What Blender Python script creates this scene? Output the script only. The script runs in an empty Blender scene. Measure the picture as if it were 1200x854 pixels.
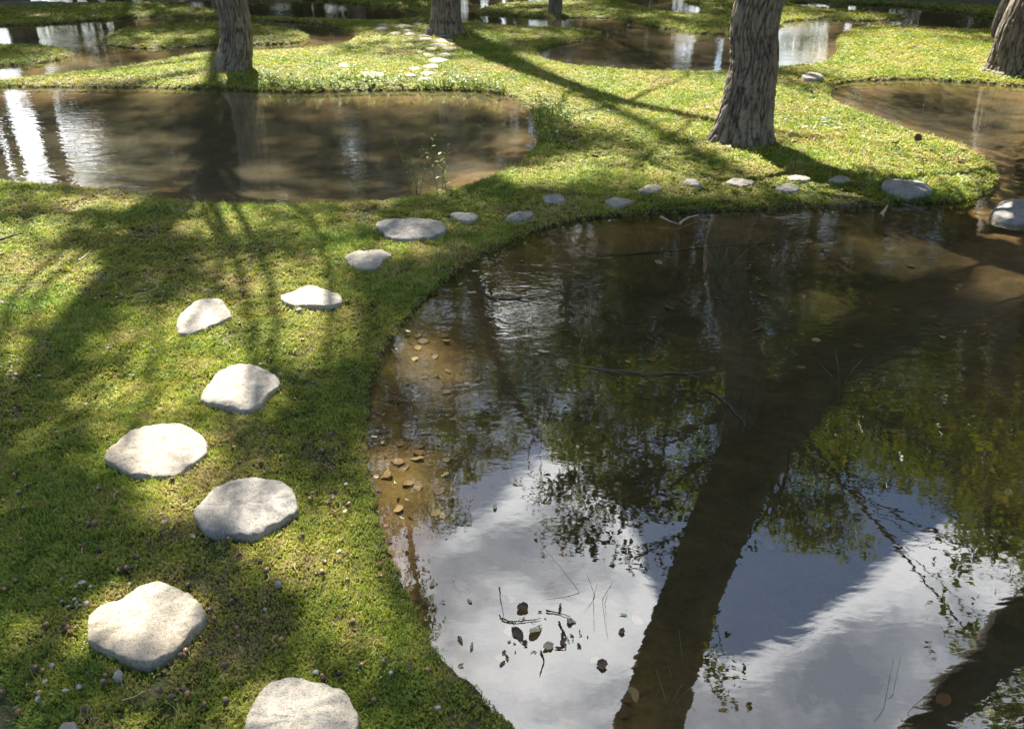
import bpy, math, random
import numpy as np
from mathutils import Vector

SEED = 11
rng = np.random.default_rng(SEED)
random.seed(SEED)
C = bpy.context.scene.collection
scene = bpy.context.scene

# ------------------------------------------------------------------ camera model
CH, F, PITCH = 1.6, 985.0, math.radians(29.0)
CP, SP = math.cos(PITCH), math.sin(PITCH)
SUN_AZ, SUN_EL = math.radians(-17.5), math.radians(48.0)      # azimuth from +Y, negative = left
SUNV = np.array([math.sin(SUN_AZ)*math.cos(SUN_EL), math.cos(SUN_AZ)*math.cos(SUN_EL), math.sin(SUN_EL)])

def ray(px, py):
    u, v = px-600.0, py-427.0
    return np.array([u, F*CP - v*SP, -F*SP - v*CP])
def gp(px, py, z=0.0):                       # point of the ground at height z seen at a photo pixel
    d = ray(px, py); t = (CH-z)/-d[2]
    return np.array([d[0]*t, d[1]*t, z])
def mp(px, py, d):                           # point at horizontal distance d whose mirror image is seen there
    r = ray(px, py); t = d/math.hypot(r[0], r[1])
    return np.array([r[0]*t, r[1]*t, -r[2]*t - CH])
def shade(px, py, h):                        # point at height h that shades that ground point
    g = gp(px, py); return g + SUNV*(h/SUNV[2])

# ------------------------------------------------------------------ noise
_perm = rng.permutation(512)
_perm = np.concatenate([_perm, _perm, _perm])
_gr = rng.uniform(0, 2*np.pi, 512); _gx, _gy = np.cos(_gr), np.sin(_gr)
def perlin(x, y, wrap=0):
    x = np.asarray(x, float); y = np.asarray(y, float)
    xi = np.floor(x).astype(int); yi = np.floor(y).astype(int)
    xf, yf = x-xi, y-yi
    def g(ix, iy, dx, dy):
        if wrap: ix = ix % wrap
        h = _perm[_perm[ix % 512] + (iy % 512)] % 512
        return _gx[h]*dx + _gy[h]*dy
    u = xf*xf*xf*(xf*(xf*6-15)+10); v = yf*yf*yf*(yf*(yf*6-15)+10)
    a = g(xi, yi, xf, yf); b = g(xi+1, yi, xf-1, yf)
    c = g(xi, yi+1, xf, yf-1); d = g(xi+1, yi+1, xf-1, yf-1)
    return (a*(1-u)+b*u)*(1-v) + (c*(1-u)+d*u)*v
def fbm(x, y, o=4):
    s, a = 0, 1.0
    for k in range(o):
        s = s + a*perlin(x*2**k+k*17.3, y*2**k-k*9.1); a *= .5
    return s
def sstep(a, b, x):
    t = np.clip((x-a)/(b-a), 0, 1); return t*t*(3-2*t)

# ------------------------------------------------------------------ object helpers
def link_mesh(name, V, Fc, mat=None, parent=None, smooth=True, attrs=None):
    """V (n,3); Fc: (m,k) int array or list of such arrays (tris / quads)"""
    me = bpy.data.meshes.new(name)
    V = np.asarray(V, np.float32)
    if not isinstance(Fc, list): Fc = [Fc]
    Fc = [np.asarray(f, np.int32) for f in Fc if len(f)]
    loops = np.concatenate([f.ravel() for f in Fc])
    tot = np.concatenate([np.full(len(f), f.shape[1], np.int32) for f in Fc])
    st = np.concatenate([[0], np.cumsum(tot)[:-1]]).astype(np.int32)
    me.vertices.add(len(V)); me.vertices.foreach_set('co', V.ravel())
    me.loops.add(len(loops)); me.loops.foreach_set('vertex_index', loops)
    me.polygons.add(len(tot)); me.polygons.foreach_set('loop_start', st)
    me.polygons.foreach_set('loop_total', tot)
    if smooth: me.polygons.foreach_set('use_smooth', np.ones(len(tot), bool))
    for k, a in (attrs or {}).items():
        at = me.attributes.new(k, 'FLOAT', 'POINT'); at.data.foreach_set('value', np.asarray(a, np.float32))
    me.update(calc_edges=True); me.validate()
    o = bpy.data.objects.new(name, me)
    if mat: me.materials.append(mat)
    C.objects.link(o)
    if parent: o.parent = parent
    return o
def empty(name, loc=(0, 0, 0)):
    o = bpy.data.objects.new(name, None); o.location = loc; o.empty_display_size = .1; C.objects.link(o); return o
def tag(o, label=None, cat=None, group=None, kind=None):
    if label: o['label'] = label
    if cat: o['category'] = cat
    if group: o['group'] = group
    if kind: o['kind'] = kind
    return o
def copy_tree(o, loc=None, rz=0.0, sc=1.0):
    r = o.copy(); C.objects.link(r)
    for ch in o.children:
        c = ch.copy(); C.objects.link(c); c.parent = r
    if loc is not None: r.location = loc
    r.rotation_euler = (0, 0, rz); r.scale = (sc,)*3 if not hasattr(sc, '__len__') else sc
    return r
class MB:
    def __init__(s): s.V = []; s.Q = []; s.T = []; s.n = 0; s.A = []
    def add(s, V, Q=None, T=None, a=None):
        V = np.asarray(V, float)
        if Q is not None and len(Q): s.Q.append(np.asarray(Q)+s.n)
        if T is not None and len(T): s.T.append(np.asarray(T)+s.n)
        s.V.append(V); s.n += len(V)
        s.A.append(np.zeros(len(V)) if a is None else a)
    def build(s, name, mat, parent=None, smooth=True, attr=None):
        fs = []
        if s.Q: fs.append(np.concatenate(s.Q))
        if s.T: fs.append(np.concatenate(s.T))
        return link_mesh(name, np.concatenate(s.V), fs, mat, parent, smooth, {attr: np.concatenate(s.A)} if attr else None)

def catmull(P, n=6, closed=True):
    P = np.asarray(P, float); N = len(P); out = []
    rngi = range(N) if closed else range(N-1)
    for i in rngi:
        if closed: p0, p1, p2, p3 = P[i-1], P[i], P[(i+1) % N], P[(i+2) % N]
        else: p0, p1, p2, p3 = P[max(i-1, 0)], P[i], P[i+1], P[min(i+2, N-1)]
        for k in range(n):
            t = k/n
            out.append(.5*((2*p1)+(-p0+p2)*t+(2*p0-5*p1+4*p2-p3)*t*t+(-p0+3*p1-3*p2+p3)*t**3))
    if not closed: out.append(P[-1])
    return np.array(out)

def tube(mb, path, rad, seg=8, disp=None, cap=True, a0=0., a1=1.):
    path = np.asarray(path, float); n = len(path); rad = np.asarray(rad, float)
    T = np.gradient(path, axis=0); T /= np.linalg.norm(T, axis=1)[:, None]+1e-9
    ref = np.array([1., 0, 0]) if abs(T[0][0]) < .9 else np.array([0, 1., 0])
    X = np.zeros((n, 3)); x = ref - T[0]*ref.dot(T[0])
    for i in range(n):
        x = x - T[i]*x.dot(T[i]); x = x/(np.linalg.norm(x)+1e-9); X[i] = x
    Y = np.cross(T, X)
    th = np.linspace(0, 2*np.pi, seg, endpoint=False)
    R = np.repeat(rad[:, None], seg, 1)
    if disp is not None: R = R + disp(np.arange(n), th, rad)
    V = path[:, None, :] + R[..., None]*(np.cos(th)[None, :, None]*X[:, None, :] + np.sin(th)[None, :, None]*Y[:, None, :])
    V = V.reshape(-1, 3)
    i = np.arange(n-1)[:, None]*seg; j = np.arange(seg)[None, :]; j2 = (j+1) % seg
    Q = np.stack([i+j, i+j2, i+seg+j2, i+seg+j], -1).reshape(-1, 4)
    a = np.repeat(np.linspace(a0, a1, n), seg)
    if cap:
        V = np.vstack([V, path[-1]]); b = (n-1)*seg
        jj = np.arange(seg); Tt = np.stack([b+jj, b+(jj+1) % seg, np.full(seg, n*seg)], -1); a = np.append(a, a1)
        mb.add(V, Q, Tt, a)
    else: mb.add(V, Q, None, a)

# ------------------------------------------------------------------ materials
def newmat(name):
    m = bpy.data.materials.new(name); m.use_nodes = True
    nt = m.node_tree; nt.nodes.clear()
    return m, nt, nt.nodes, nt.links
def N(nodes, t, **kw):
    n = nodes.new(t)
    for k, v in kw.items():
        if k.startswith('_'): setattr(n, k[1:], v)
        else:
            key = k.replace('__', ' ')
            n.inputs[key].default_value = v
    return n
def ramp(nodes, stops):
    r = nodes.new('ShaderNodeValToRGB'); e = r.color_ramp.elements
    while len(e) < len(stops): e.new(.5)
    for k, (p, c) in enumerate(stops):
        e[k].position = p; e[k].color = (*c, 1) if len(c) == 3 else c
    return r
def noise(nodes, links, vec, scale, detail=4, rough=.55, dist=0.0):
    n = nodes.new('ShaderNodeTexNoise'); n.inputs['Scale'].default_value = scale
    n.inputs['Detail'].default_value = detail; n.inputs['Roughness'].default_value = rough
    n.inputs['Distortion'].default_value = dist
    if vec is not None: links.new(vec, n.inputs['Vector'])
    return n
def mixc(nodes, links, a, b, fac, mode='MIX'):
    m = nodes.new('ShaderNodeMix'); m.data_type = 'RGBA'; m.blend_type = mode
    for s, v in ((6, a), (7, b), (0, fac)):
        if hasattr(v, 'is_linked') or hasattr(v, 'links'): links.new(v, m.inputs[s])
        else: m.inputs[s].default_value = v if s == 0 else (*v, 1)
    return m.outputs[2]
def math_(nodes, links, op, a, b=None, clamp=False):
    m = nodes.new('ShaderNodeMath'); m.operation = op; m.use_clamp = clamp
    for s, v in ((0, a), (1, b)):
        if v is None: continue
        if hasattr(v, 'links'): links.new(v, m.inputs[s])
        else: m.inputs[s].default_value = v
    return m.outputs[0]

def mat_soil():
    m, nt, n, l = newmat('moss_soil')
    g = n.new('ShaderNodeNewGeometry'); P = g.outputs['Position']
    n1 = noise(n, l, P, 1.1, 5); n2 = noise(n, l, P, 14, 5, .65); n3 = noise(n, l, P, 140, 4, .7)
    r1 = ramp(n, [(.35, (.055, .075, .016)), (.5, (.085, .085, .02)), (.66, (.15, .11, .055))]); l.new(n2.outputs[0], r1.inputs[0])
    r2 = ramp(n, [(.3, (.3, .3, .3)), (.7, (1.25, 1.25, 1.1))]); l.new(n3.outputs[0], r2.inputs[0])
    c = mixc(n, l, r1.outputs[0], r2.outputs[0], 1.0, 'MULTIPLY')
    r3 = ramp(n, [(.4, (.75, .8, .7)), (.65, (1.15, 1.1, .9))]); l.new(n1.outputs[0], r3.inputs[0])
    c = mixc(n, l, c, r3.outputs[0], 1.0, 'MULTIPLY')
    aw = n.new('ShaderNodeAttribute'); aw.attribute_name = 'wet'; c = mixc(n, l, c, (.045, .032, .018), aw.outputs['Fac'])
    b = n.new('ShaderNodeBsdfPrincipled'); l.new(c, b.inputs['Base Color']); b.inputs['Roughness'].default_value = .95
    bp = n.new('ShaderNodeBump'); bp.inputs['Strength'].default_value = .9; bp.inputs['Distance'].default_value = .012
    l.new(n3.outputs[0], bp.inputs['Height']); l.new(bp.outputs[0], b.inputs['Normal'])
    o = n.new('ShaderNodeOutputMaterial'); l.new(b.outputs[0], o.inputs[0]); return m

def mat_moss(name, c1, c2, c3, dry, trans=.35):
    """leafy ground cover: colour patches by place, variation per tuft, paler tips ('tip' attribute)"""
    m, nt, n, l = newmat(name)
    g = n.new('ShaderNodeNewGeometry'); P = g.outputs['Position']
    n1 = noise(n, l, P, 1.7, 3, .6); n2 = noise(n, l, P, 9, 4, .6)
    oi = n.new('ShaderNodeObjectInfo')
    s = math_(n, l, 'ADD', math_(n, l, 'MULTIPLY', n1.outputs[0], .9), math_(n, l, 'MULTIPLY', n2.outputs[0], .7))
    s = math_(n, l, 'ADD', s, math_(n, l, 'MULTIPLY', oi.outputs['Random'], .24))
    r = ramp(n, [(.68, c1), (.86, c2), (1.02, c3), (1.12, dry)])
    s = math_(n, l, 'MULTIPLY', s, .98); l.new(s, r.inputs[0])
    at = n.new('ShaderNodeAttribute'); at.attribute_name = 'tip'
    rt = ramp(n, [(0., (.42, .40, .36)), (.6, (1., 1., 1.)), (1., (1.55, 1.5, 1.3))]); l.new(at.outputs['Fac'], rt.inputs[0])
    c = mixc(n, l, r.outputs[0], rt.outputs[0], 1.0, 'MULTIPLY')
    d = n.new('ShaderNodeBsdfDiffuse'); l.new(c, d.inputs[0])
    t = n.new('ShaderNodeBsdfTranslucent'); ct = mixc(n, l, c, (1.25, 1.2, .5), 1.0, 'MULTIPLY'); l.new(ct, t.inputs[0])
    mx = n.new('ShaderNodeMixShader'); mx.inputs[0].default_value = trans; l.new(d.outputs[0], mx.inputs[1]); l.new(t.outputs[0], mx.inputs[2])
    gl = n.new('ShaderNodeBsdfGlossy'); gl.inputs['Roughness'].default_value = .5; gl.inputs[0].default_value = (.8, .85, .8, 1)
    m2 = n.new('ShaderNodeMixShader'); m2.inputs[0].default_value = .035; l.new(mx.outputs[0], m2.inputs[1]); l.new(gl.outputs[0], m2.inputs[2])
    o = n.new('ShaderNodeOutputMaterial'); l.new(m2.outputs[0], o.inputs[0]); return m

def mat_leaf(name, cols, trans=.45, gloss=.05):
    m, nt, n, l = newmat(name)
    g = n.new('ShaderNodeNewGeometry')
    r = ramp(n, [(i/(len(cols)-1), c) for i, c in enumerate(cols)]); l.new(g.outputs['Random Per Island'], r.inputs[0])
    d = n.new('ShaderNodeBsdfDiffuse'); l.new(r.outputs[0], d.inputs[0])
    t = n.new('ShaderNodeBsdfTranslucent'); ct = mixc(n, l, r.outputs[0], (1.7, 1.6, .6), 1.0, 'MULTIPLY'); l.new(ct, t.inputs[0])
    mx = n.new('ShaderNodeMixShader'); mx.inputs[0].default_value = trans; l.new(d.outputs[0], mx.inputs[1]); l.new(t.outputs[0], mx.inputs[2])
    gl = n.new('ShaderNodeBsdfGlossy'); gl.inputs['Roughness'].default_value = .4
    m2 = n.new('ShaderNodeMixShader'); m2.inputs[0].default_value = gloss; l.new(mx.outputs[0], m2.inputs[1]); l.new(gl.outputs[0], m2.inputs[2])
    o = n.new('ShaderNodeOutputMaterial'); l.new(m2.outputs[0], o.inputs[0]); return m

def mat_bark():
    m, nt, n, l = newmat('bark')
    tc = n.new('ShaderNodeTexCoord'); mp_ = n.new('ShaderNodeMapping'); mp_.inputs['Scale'].default_value = (1, 1, .22)
    l.new(tc.outputs['Object'], mp_.inputs[0])
    n1 = noise(n, l, mp_.outputs[0], 34, 6, .7, .6); n2 = noise(n, l, tc.outputs['Object'], 2.2, 4); n3 = noise(n, l, mp_.outputs[0], 130, 3, .7)
    at = n.new('ShaderNodeAttribute'); at.attribute_name = 'ridge'
    r = ramp(n, [(.05, (.032, .023, .016)), (.28, (.10, .076, .055)), (.6, (.165, .132, .098)), (.95, (.23, .192, .145))])
    s = math_(n, l, 'ADD', math_(n, l, 'MULTIPLY', at.outputs['Fac'], .95), math_(n, l, 'MULTIPLY', math_(n, l, 'SUBTRACT', n1.outputs[0], .5), 1.1))
    s = math_(n, l, 'ADD', s, math_(n, l, 'MULTIPLY', math_(n, l, 'SUBTRACT', n3.outputs[0], .5), .5))
    l.new(s, r.inputs[0])
    r2 = ramp(n, [(.4, (.85, .82, .8)), (.62, (1, 1, .92)), (.7, (.8, .95, .62))]); l.new(n2.outputs[0], r2.inputs[0])
    c = mixc(n, l, r.outputs[0], r2.outputs[0], 1.0, 'MULTIPLY')
    b = n.new('ShaderNodeBsdfPrincipled'); l.new(c, b.inputs['Base Color']); b.inputs['Roughness'].default_value = .9
    bp = n.new('ShaderNodeBump'); bp.inputs['Strength'].default_value = .8; bp.inputs['Distance'].default_value = .014
    l.new(n1.outputs[0], bp.inputs['Height']); l.new(bp.outputs[0], b.inputs['Normal'])
    o = n.new('ShaderNodeOutputMaterial'); l.new(b.outputs[0], o.inputs[0]); return m

def mat_stone(name, base, dark, light, warm=(.38, .30, .20)):
    m, nt, n, l = newmat(name)
    tc = n.new('ShaderNodeTexCoord'); P = tc.outputs['Object']
    oi = n.new('ShaderNodeObjectInfo'); add = n.new('ShaderNodeVectorMath'); add.operation = 'ADD'
    cx = n.new('ShaderNodeCombineXYZ'); l.new(math_(n, l, 'MULTIPLY', oi.outputs['Random'], 31.7), cx.inputs[0]); l.new(P, add.inputs[0]); l.new(cx.outputs[0], add.inputs[1]); P = add.outputs[0]
    n1 = noise(n, l, P, 7, 5, .6); n2 = noise(n, l, P, 230, 3, .8); n3 = noise(n, l, P, 24, 8, .75); v = n.new('ShaderNodeTexVoronoi'); v.inputs['Scale'].default_value = 260; l.new(P, v.inputs['Vector'])
    r1 = ramp(n, [(.36, dark), (.5, base), (.66, light)]); l.new(n3.outputs[0], r1.inputs[0])
    r1b = ramp(n, [(.46, (0, 0, 0)), (.68, (1, 1, 1))]); l.new(n1.outputs[0], r1b.inputs[0])
    c = mixc(n, l, r1.outputs[0], warm, math_(n, l, 'MULTIPLY', r1b.outputs[0], .5))
    r2 = ramp(n, [(.36, (.38, .38, .38)), (.45, (.95, .95, .95)), (.58, (1.0, 1.0, 1.0)), (.66, (1.35, 1.32, 1.26))]); l.new(n2.outputs[0], r2.inputs[0])
    c = mixc(n, l, c, r2.outputs[0], 1.0, 'MULTIPLY')
    rv = ramp(n, [(.0, (.45, .45, .47)), (.12, (1, 1, 1))]); l.new(v.outputs['Distance'], rv.inputs[0])
    c = mixc(n, l, c, rv.outputs[0], .5, 'MULTIPLY')
    b = n.new('ShaderNodeBsdfPrincipled'); l.new(c, b.inputs['Base Color']); b.inputs['Roughness'].default_value = .85
    bp = n.new('ShaderNodeBump'); bp.inputs['Strength'].default_value = 1.0; bp.inputs['Distance'].default_value = .010
    hh = math_(n, l, 'ADD', n3.outputs[0], math_(n, l, 'MULTIPLY', n2.outputs[0], .35)); l.new(hh, bp.inputs['Height']); l.new(bp.outputs[0], b.inputs['Normal'])
    o = n.new('ShaderNodeOutputMaterial'); l.new(b.outputs[0], o.inputs[0]); return m

def mat_bed():
    m, nt, n, l = newmat('pond_mud')
    g = n.new('ShaderNodeNewGeometry'); P = g.outputs['Position']
    n1 = noise(n, l, P, .9, 4); n2 = noise(n, l, P, 9, 6, .7); n3 = noise(n, l, P, 75, 5, .75)
    at = n.new('ShaderNodeAttribute'); at.attribute_name = 'sand'
    r = ramp(n, [(.3, (.012, .011, .005)), (.5, (.026, .023, .010)), (.68, (.055, .045, .020))]); l.new(n2.outputs[0], r.inputs[0])
    rs = ramp(n, [(.3, (.08, .046, .02)), (.5, (.16, .098, .042)), (.7, (.25, .16, .076))]); l.new(n2.outputs[0], rs.inputs[0])
    c = mixc(n, l, r.outputs[0], rs.outputs[0], at.outputs['Fac'])
    r2 = ramp(n, [(.3, (.4, .4, .4)), (.45, (.95, .95, .95)), (.7, (1.25, 1.2, 1.15))]); l.new(n3.outputs[0], r2.inputs[0])
    c = mixc(n, l, c, r2.outputs[0], .9, 'MULTIPLY')
    ra = ramp(n, [(.45, (1, 1, 1)), (.62, (.62, .85, .42))]); l.new(n1.outputs[0], ra.inputs[0])
    c = mixc(n, l, c, ra.outputs[0], .8, 'MULTIPLY')
    b = n.new('ShaderNodeBsdfPrincipled'); l.new(c, b.inputs['Base Color']); b.inputs['Roughness'].default_value = .9
    bp = n.new('ShaderNodeBump'); bp.inputs['Strength'].default_value = .8; bp.inputs['Distance'].default_value = .012
    l.new(n3.outputs[0], bp.inputs['Height']); l.new(bp.outputs[0], b.inputs['Normal'])
    o = n.new('ShaderNodeOutputMaterial'); l.new(b.outputs[0], o.inputs[0]); return m

def mat_water():
    m, nt, n, l = newmat('pond_water')
    g = n.new('ShaderNodeNewGeometry'); P = g.outputs['Position']
    mp1 = n.new('ShaderNodeMapping'); mp1.inputs['Scale'].default_value = (1, 1.9, 1); mp1.inputs['Rotation'].default_value = (0, 0, .3); l.new(P, mp1.inputs[0])
    nA = noise(n, l, mp1.outputs[0], 6.5, 2, .5, .6); nB = noise(n, l, mp1.outputs[0], 19, 2, .5, .4)
    gate = noise(n, l, P, .75, 1)
    rg = ramp(n, [(.42, (.12,)*3), (.62, (1,)*3)]); l.new(gate.outputs[0], rg.inputs[0])
    at = n.new('ShaderNodeAttribute'); at.attribute_name = 'ripple'
    amp = math_(n, l, 'MULTIPLY', math_(n, l, 'ADD', math_(n, l, 'MULTIPLY', rg.outputs[0], .7), .3), at.outputs['Fac'])
    h = math_(n, l, 'ADD', nA.outputs[0], math_(n, l, 'MULTIPLY', nB.outputs[0], .30))
    h = math_(n, l, 'MULTIPLY', h, amp)
    bp = n.new('ShaderNodeBump'); bp.inputs['Strength'].default_value = 1.0; bp.inputs['Distance'].default_value = WATER_BUMP
    l.new(h, bp.inputs['Height'])
    dt = n.new('ShaderNodeVectorMath'); dt.operation = 'DOT_PRODUCT'; l.new(bp.outputs[0], dt.inputs[0]); l.new(g.outputs['Incoming'], dt.inputs[1])
    om = math_(n, l, 'SUBTRACT', 1.0, math_(n, l, 'ABSOLUTE', dt.outputs['Value']), True)   # Schlick reflectance, the same from above and below
    frv = math_(n, l, 'ADD', WATER_F0, math_(n, l, 'MULTIPLY', math_(n, l, 'POWER', om, 5.0), 1-WATER_F0))
    gl = n.new('ShaderNodeBsdfGlossy'); gl.inputs['Roughness'].default_value = .012; gl.inputs[0].default_value = (1, 1, 1, 1); l.new(bp.outputs[0], gl.inputs['Normal'])
    tr = n.new('ShaderNodeBsdfTransparent'); tr.inputs[0].default_value = (.88, .83, .66, 1)
    mx = n.new('ShaderNodeMixShader'); l.new(frv, mx.inputs[0]); l.new(tr.outputs[0], mx.inputs[1]); l.new(gl.outputs[0], mx.inputs[2])
    # suspended silt: part of the light is sent back by the cloudy water itself
    df = n.new('ShaderNodeBsdfDiffuse'); ns = noise(n, l, P, 1.6, 3, .5, .8); rs_ = ramp(n, [(.45, (.20, .18, .12)), (.75, (.34, .24, .12))]); l.new(ns.outputs[0], rs_.inputs[0]); l.new(rs_.outputs[0], df.inputs[0])
    at2 = n.new('ShaderNodeAttribute'); at2.attribute_name = 'silt'
    m2 = n.new('ShaderNodeMixShader'); l.new(at2.outputs['Fac'], m2.inputs[0]); l.new(tr.outputs[0], m2.inputs[1]); l.new(df.outputs[0], m2.inputs[2])
    l.new(m2.outputs[0], mx.inputs[1])
    o = n.new('ShaderNodeOutputMaterial'); l.new(mx.outputs[0], o.inputs[0]); return m
WATER_F0, WATER_BUMP = .115, .0017

def mat_plain(name, col, rough=.7, var=.3, scale=60):
    m, nt, n, l = newmat(name)
    tc = n.new('ShaderNodeTexCoord'); n1 = noise(n, l, tc.outputs['Object'], scale, 4, .6); oi = n.new('ShaderNodeObjectInfo')
    s = math_(n, l, 'ADD', math_(n, l, 'MULTIPLY', n1.outputs[0], .6), math_(n, l, 'MULTIPLY', oi.outputs['Random'], .5))
    a = tuple(c*(1-var) for c in col); b_ = tuple(min(1, c*(1+var)) for c in col)
    r = ramp(n, [(.25, a), (.8, b_)]); l.new(s, r.inputs[0])
    b = n.new('ShaderNodeBsdfPrincipled'); l.new(r.outputs[0], b.inputs['Base Color']); b.inputs['Roughness'].default_value = rough
    o = n.new('ShaderNodeOutputMaterial'); l.new(b.outputs[0], o.inputs[0]); return m

M = {}
M['soil'] = mat_soil(); M['bed'] = mat_bed(); M['water'] = mat_water(); M['bark'] = mat_bark()
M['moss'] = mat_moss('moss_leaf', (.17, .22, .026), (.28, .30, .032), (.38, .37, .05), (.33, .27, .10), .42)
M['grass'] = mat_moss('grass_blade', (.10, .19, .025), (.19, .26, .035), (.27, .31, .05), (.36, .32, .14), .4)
M['leaf'] = mat_leaf('tree_leaf', [(.030, .055, .010), (.055, .085, .012), (.085, .10, .015), (.12, .11, .02)])
M['leaf_far'] = mat_leaf('far_tree_leaf', [(.035, .06, .012), (.07, .10, .016), (.13, .14, .025)], .5)
M['weed'] = mat_leaf('weed_leaf', [(.05, .10, .015), (.08, .14, .02), (.12, .17, .035), (.17, .20, .07)], .35, .03)
M['granite'] = mat_stone('granite', (.285, .247, .19), (.18, .155, .117), (.37, .33, .26))
M['granite_grey'] = mat_stone('grey_granite', (.24, .22, .188), (.14, .126, .108), (.34, .31, .262), (.34, .30, .24))
M['granite_pale'] = mat_stone('pale_granite', (.31, .278, .225), (.21, .188, .15), (.39, .355, .29))
M['acorn'] = mat_plain('acorn', (.20, .105, .045), .35, .5, 200)
M['pebble'] = mat_plain('pebble', (.27, .26, .235), .7, .45, 120)
M['deadleaf'] = mat_plain('dead_leaf', (.095, .045, .02), .6, .6, 90)
M['paleleaf'] = mat_plain('pale_leaf', (.30, .30, .17), .5, .4, 90)
M['twig'] = mat_plain('twig', (.055, .042, .03), .85, .5, 90)
M['drytwig'] = mat_plain('dry_twig', (.36, .27, .17), .8, .3, 90)
M['reed'] = mat_leaf('reed', [(.09, .13, .03), (.20, .20, .07)], .3, .08)

# ------------------------------------------------------------------ ponds (outlines on the ground)
P_MAIN = [(640,905),(600,854),(560,812),(520,768),(487,720),(462,670),(447,620),(437,570),(431,520),(433,480),(440,440),(455,405),(479,374),(505,345),(540,317),(575,295),
 (620,275),(670,261),(720,254),(780,250),(850,247),(900,246),(950,244),(1000,243),(1060,240),(1105,239),(1132,237),(1152,228),(1166,215),(1168,202),(1152,186),(1120,171),(1080,160),(1045,149),
 (1008,135),(980,121),(969,109),(985,98),(1020,95),(1080,94),(1140,98),(1200,103),(1240,107),(1262,125),(1268,170),(1255,220),(1245,290),(1262,360),(1300,470),(1400,640),(1560,820),(1500,1150),(1100,1100),(860,1030),(730,970)]
P_LEFT = [(-520,150),(-300,112),(-100,104),(0,103),(80,103),(160,104),(250,106),(350,109),(450,107),(530,107),(580,110),(608,119),(626,138),(633,157),(625,178),(602,197),(570,212),(530,224),(480,233),(430,239),
 (360,243),(300,243),(240,240),(200,235),(150,228),(100,222),(40,218),(-20,216),(-150,222),(-350,240),(-560,220)]
P_A = [(-200,34),(-60,31),(0,31),(60,29),(110,25),(180,21),(253,23),(300,25),(345,27),(385,32),(412,39),(416,46),(402,53),(365,59),(310,62),(262,63),(225,67),(180,75),(135,83),(90,88),(50,91),(0,96),(-80,98),(-220,80)]
I_1 = [(120,50),(140,38),(167,33),(210,30),(253,29),(300,31),(335,35),(358,41),(360,47),(345,51),(300,54),(250,54),(200,57),(150,57)]
I_2 = [(-220,56),(0,55),(40,55),(70,58),(84,64),(74,70),(40,75),(0,78),(-220,76)]
P_B = [(180,4),(230,2),(290,3),(350,1),(410,5),(455,9),(482,14),(492,20),(478,25),(430,26),(380,24),(330,23),(285,20),(240,12)]
P_C = [(528,-12),(533,8),(538,24),(549,28),(558,26),(559,18),(563,12),(590,6),(640,4),(690,3),(704,-3),(650,-6),(590,-10)]
P_D = [(559,18),(600,20),(640,22),(677,22),(720,23),(753,30),(800,38),(857,43),(900,42),(913,33),(922,27),(960,24),(1000,26),(1050,24),(1058,21),(1030,17),(985,13),(950,10),(925,6),(950,4),(1000,6),(1060,9),(1110,14),(1150,20),(1176,26),(1178,34),(1150,37),(1110,36),(1060,33),(1020,33),(992,38),(982,47),(983,58),(965,74),(915,80),(840,86),(760,86),(700,82),(658,77),(634,70),(629,63),(650,55),(688,48),(704,42),(690,37),(650,34),(600,32),(566,29)]
P_E = [(722,-2),(745,8),(780,16),(812,18),(824,13),(818,7),(800,2),(815,-8),(770,-14),(725,-12)]
P_F = [(-120,4),(20,2),(100,4),(160,3),(200,-4),(120,-10),(-120,-12)]
def gpoly(P): return np.array([gp(x, max(y, -70))[:2] for x, y in catmull(P, 5)])
PONDS = [gpoly(p) for p in (P_MAIN, P_LEFT, P_A, P_B, P_C, P_D, P_E, P_F)]
ISLES = [gpoly(p) for p in (I_1, I_2)]
def sdist(pts, poly):                         # positive inside
    d = np.full(len(pts), 1e9); ins = np.zeros(len(pts), bool)
    A = poly; B = np.roll(poly, -1, 0)
    x, y = pts[:, 0], pts[:, 1]
    for (ax, ay), (bx, by) in zip(A, B):
        ex, ey = bx-ax, by-ay; L = ex*ex+ey*ey+1e-12
        t = np.clip(((x-ax)*ex+(y-ay)*ey)/L, 0, 1)
        d = np.minimum(d, (x-ax-t*ex)**2+(y-ay-t*ey)**2)
        c = (ay > y) != (by > y)
        if by != ay: ins ^= c & (x < (bx-ax)*(y-ay)/(by-ay)+ax)
    d = np.sqrt(d); return np.where(ins, d, -d)
def water_s(pts):                             # >0 in water (metres from the shore), <0 on land
    pts = np.asarray(pts, float)[:, :2]; s = np.full(len(pts), -1e9)
    def lim(poly, pad=3.0):
        lo, hi = poly.min(0)-pad, poly.max(0)+pad
        return np.where((pts[:, 0] > lo[0]) & (pts[:, 0] < hi[0]) & (pts[:, 1] > lo[1]) & (pts[:, 1] < hi[1]))[0]
    for p in PONDS:
        k = lim(p); s[k] = np.maximum(s[k], sdist(pts[k], p))
    for p in ISLES:
        k = lim(p); s[k] = np.minimum(s[k], -sdist(pts[k], p))
    s = np.maximum(s, -3.0)
    rr = np.hypot(pts[:, 0], pts[:, 1])
    s += .018*perlin(pts[:, 0]*8, pts[:, 1]*8) + .012*perlin(pts[:, 0]*27, pts[:, 1]*27) + .02*np.clip(rr/8, 0, 2)*perlin(pts[:, 0]*2.6+7, pts[:, 1]*2.6)
    return s
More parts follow.
